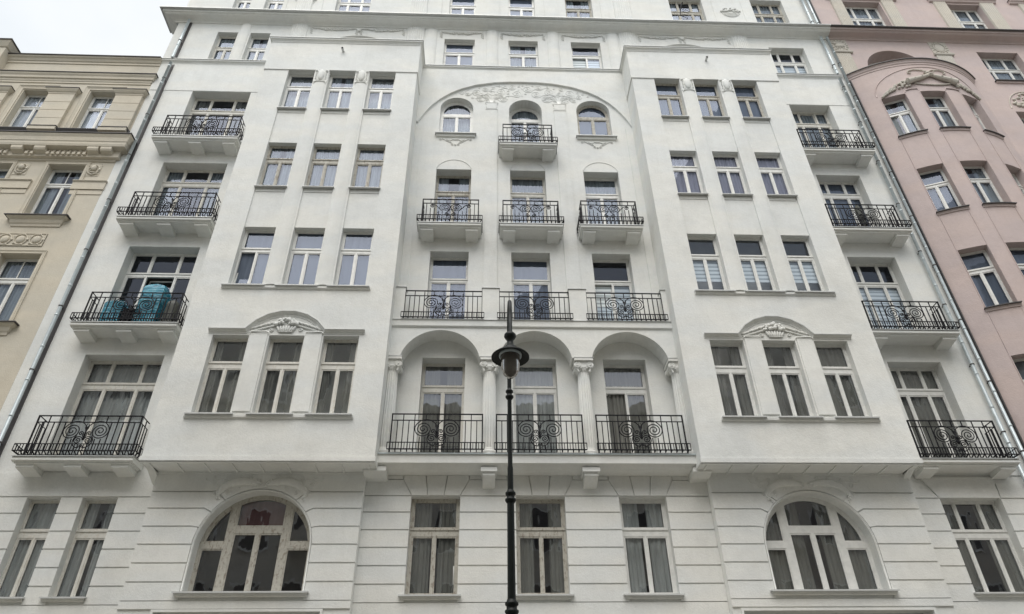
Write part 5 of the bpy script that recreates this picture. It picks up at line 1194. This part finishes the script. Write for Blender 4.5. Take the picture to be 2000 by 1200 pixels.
m = MB(); m.plan(cp, [(0.07, 23.45), (0.13, 23.45), (0.13, 23.48), (0.0, 23.52)]); i = len(m.v); m.v += [(p[0], p[1], 23.52) for p in cp]; m.f.append(tuple(range(i, i + len(cp)))); m.sm.append(False); Wp(m, 'bay_flashing', DARKSHEET)
# blind arch and crossed horns of plenty on the bay
def onbay(x, z, out=0.0):
    q = Vector((x - bcx, bayy(x) - bcy)).normalized(); return (x + q.x * out, bayy(x) + q.y * out, z)
m = MB(); P = []
for k in range(33):
    t = pi - pi * k / 32; P.append(onbay(bcx - 0.08 + 1.80 * cos(t), 21.9 + 1.18 * sin(t) ** 0.8 if sin(t) > 0 else 21.9, 0.003))
m.tube(P, 0.022, 5); Wp(m, 'blind_arch')
m = MB(); r = random.Random(77)
for s in (-1, 1):
    H_ = [(bcx - 0.02 + s * x, z, o_) for x, z, o_ in ((-0.16, 22.66, .05), (0.05, 22.52, .07), (0.35, 22.38, .08), (0.62, 22.28, .10), (0.85, 22.22, .11))]
    m.tube([onbay(*h) for h in H_], [0.03, 0.06, 0.085, 0.10, 0.12], 8)
    for q in range(5):
        h = H_[q]; m.tube([onbay(h[0] - 0.05 * s, h[1] + 0.09, h[2] + 0.02), onbay(h[0], h[1], h[2] + 0.10), onbay(h[0] + 0.05 * s, h[1] - 0.10, h[2] + 0.02)], 0.018, 4)
    m.tube([onbay(bcx + s * x, z, 0.03) for x, z in ((-0.14, 22.68), (0.15, 22.86), (0.45, 22.92), (0.66, 22.86), (0.68, 22.76), (0.58, 22.74))], 0.022, 5)
    for q in range(75):
        t = r.random() ** 0.8; x = 0.82 + 0.92 * t; w = 0.16 * (1 - t) + 0.02; m.blob(onbay(bcx + s * x, 22.20 - 0.42 * t * t + r.uniform(-w, w), 0.04), (0.05, 0.05, 0.045), 6, 4, r.uniform(-1, 1))
for k in range(22):
    t = k / 21; x = -0.62 + 1.24 * t; m.blob(onbay(bcx + x, 22.16 - 0.13 * (1 - (2 * t - 1) ** 2), 0.03), (0.04, 0.035, 0.03), 6, 4, 0.6)
Wp(m, 'horn_of_plenty_relief', CREAM)
for a, b_ in ((bw[0][1] + 0.02, bw[1][0] - 0.02), (bw[1][1] + 0.02, bw[2][0] - 0.02)):
    m = MB(); m.tube([onbay(a, 21.80, 0.0), onbay(a + 0.03, 21.88, 0.02), onbay((a + b_) / 2, 21.90, 0.02), onbay(b_ - 0.03, 21.88, 0.02), onbay(b_, 21.80, 0)], 0.02, 5); Wp(m, 'pier_cap')
m = MB(); m.box(px0, px1, 1.4, 12, 0, 30); Wp(m, 'rear_wing', ROOM)
m = MB(); m.profx([(-0.42, 30.0), (6, 33), (12, 30)], px0, px1); Wp(m, 'roof', DARKSHEET)
downpipe(PB, 13.13, -0.10, 0.12, 25.82, off=0.3, r=0.043); downpipe(PB, 13.02, -0.12, 26.12, 29.6, off=0.3, r=0.043)
m = MB(); m.box(13.215, 13.25, -0.13, -0.02, 0.1, 23.1); Wp(m, 'dark_gap_strip', DARKSHEET); m = MB(); m.box(13.14, 13.18, -0.10, -0.01, 26.15, 29.8); Wp(m, 'dark_gap_strip', DARKSHEET)  # narrow dark strips beside the pink house's pipes

# ================================================================== street lamp
SL = thing('street_lamp', 'black cast iron street lamp with a curved crook, wide hat and smoky globe', 'lamp', (0.36, -6.3, 0.12))
LX, LY = 0.36, -6.3
m = MB(); m.lathe([(0.0, 0.12), (0.20, 0.12), (0.20, 0.25), (0.15, 0.32), (0.14, 0.9), (0.16, 0.95), (0.12, 1.05), (0.085, 1.2), (0.07, 1.8), (0.066, 2.4), (0.060, 3.55)], LX, LY, 20)
m.lathe([(0.060, 3.5), (0.052, 3.8), (0.0475, 5.0), (0.045, 5.05)], LX, LY, 20); m.lathe([(0.041, 5.05), (0.040, 5.45), (0.033, 5.5), (0.031, 6.6), (0.030, 7.55)], LX, LY, 20); m.build('pole', LAMPGREEN, SL)
for z, r0 in ((3.62, 0.058), (5.04, 0.045), (6.62, 0.030)):
    m = MB(); q = r0; m.lathe([(q, z - 0.09), (q + 0.012, z - 0.08), (q + 0.03, z - 0.05), (q + 0.03, z - 0.03), (q + 0.008, z - 0.015), (q + 0.008, z + 0.02), (q + 0.026, z + 0.035), (q + 0.026, z + 0.06), (q + 0.006, z + 0.08), (q, z + 0.10)], LX, LY, 20); m.build('collar', LAMPGREEN, SL)
m = MB(); P = [(LX, LY, 7.45)]
for k in range(19): t = pi * k / 18; P.append((LX, LY - 0.30 + 0.30 * cos(t), 7.72 + 0.33 * sin(t)))
P.append((LX, LY - 0.60, 7.30)); m.tube(P, [0.030] * len(P), 12); m.build('crook', LAMPGREEN, SL)
m = MB(); m.spiral(LX, 7.52, 0, 0.16, 2.0, pi / 2, 1, 0.012, n=6)
v = [(LX, LY - 0.28 + (p[0] - LX), p[2]) for p in m.v]; m.v = v; m.build('scroll', LAMPGREEN, SL)
m = MB(); m.lathe([(0.022, 7.98), (0.03, 8.05), (0.02, 8.10), (0.010, 8.16), (0.004, 8.25), (0, 8.26)], LX, LY - 0.16, 10); m.build('finial', LAMPGREEN, SL)
m = MB(); GY = LY - 0.60; gx = LX - 0.005
m.lathe([(0.0, 7.34), (0.05, 7.33), (0.085, 7.29), (0.09, 7.26), (0.07, 7.22), (0.045, 7.19), (0.05, 7.12), (0.075, 7.08), (0.11, 7.05), (0.12, 7.02), (0.12, 6.99), (0.15, 6.985), (0.22, 6.955), (0.275, 6.905), (0.275, 6.89), (0.21, 6.93), (0.15, 6.95), (0.0, 6.96)], gx, GY, 36); m.build('hat', LAMPGREEN, SL)
m = MB(); m.lathe([(0.165, 6.95), (0.165, 6.915), (0.145, 6.91), (0.14, 6.95)], gx, GY, 32); m.build('globe_ring', ZINC, SL)
m = MB(); m.lathe([(0.135, 6.94), (0.137, 6.85), (0.135, 6.76), (0.122, 6.68), (0.095, 6.61), (0.05, 6.57), (0.0, 6.56)], gx, GY, 36); m.build('globe', GLOBE, SL)
m = MB(); m.lathe([(0.0, 6.95), (0.03, 6.95), (0.035, 6.80), (0.02, 6.72), (0, 6.71)], gx, GY, 14); m.build('bulb', PLASTIC, SL)

# ================================================================== the houses across the street, seen mirrored in the panes
YO = -20.6
for (xa, xb, hh, lab, mt) in ((-40, -8, 25.5, 'grey beige house across the street, mirrored in the first floor panes on the left', FAR), (-7.98, 14.3, 20.8, 'tall house across the street mirrored in the middle panes', FAR), (14.32, 40, 26.5, 'pale house across the street mirrored in the right hand panes', CREAM)):
    OB = thing('apartment_building', lab, 'building', ((xa + xb) / 2, YO, 0))
    m = MB(); m.box(xa, xb, YO - 12, YO - 0.02, 0, hh); m.build('wall', mt, OB)
    m = MB(); m.box(xa, xb, YO - 0.02, YO + 0.45, hh - 0.55, hh); m.box(xa, xb, YO - 0.02, YO + 0.3, 4.3, 4.7); m.build('cornice', CREAM, OB)
    n = int((xb - xa) / 2.4)
    wm = MB(); wm.box(-0.55, 0.55, -0.02, 0.02, 0, 1.9); wme = None
    for f in range(int((hh - 2) / 3.75)):
        for k in range(n):
            x = xa + (k + 0.5) * (xb - xa) / n; z = 1.2 + f * 3.75 if f else 1.0
            if wme is None:
                wo_ = wm.build('window', DARKSHEET, OB); wme = wo_.data
                fm = MB(); fm.ring(rect(-0.65, 0.65, -0.1, 2.0), -0.02, 0.10); fm.plate(rect(-0.66, 0.66, -0.11, 2.01), [rect(-0.55, 0.55, 0, 1.9)], 0.0); fm.v = [(v_[0], -v_[1] + 0.09, v_[2]) for v_ in fm.v]; fo_ = fm.build('frame', WHITE, wo_); fme = fo_.data
                wo_.location = (x, YO, z)
            else:
                w2 = put('window', wme, OB); w2.location = (x, YO, z); f2 = put('frame', fme, w2)
            if (k + f) % 3 == 0 and f:
                b2 = MB(); b2.box(x - 0.9, x + 0.9, YO, YO + 0.8, z - 0.25, z - 0.1); b2.box(x - 0.9, x + 0.9, YO + 0.76, YO + 0.8, z - 0.1, z + 0.8); b2.build('balcony', CREAM, OB)
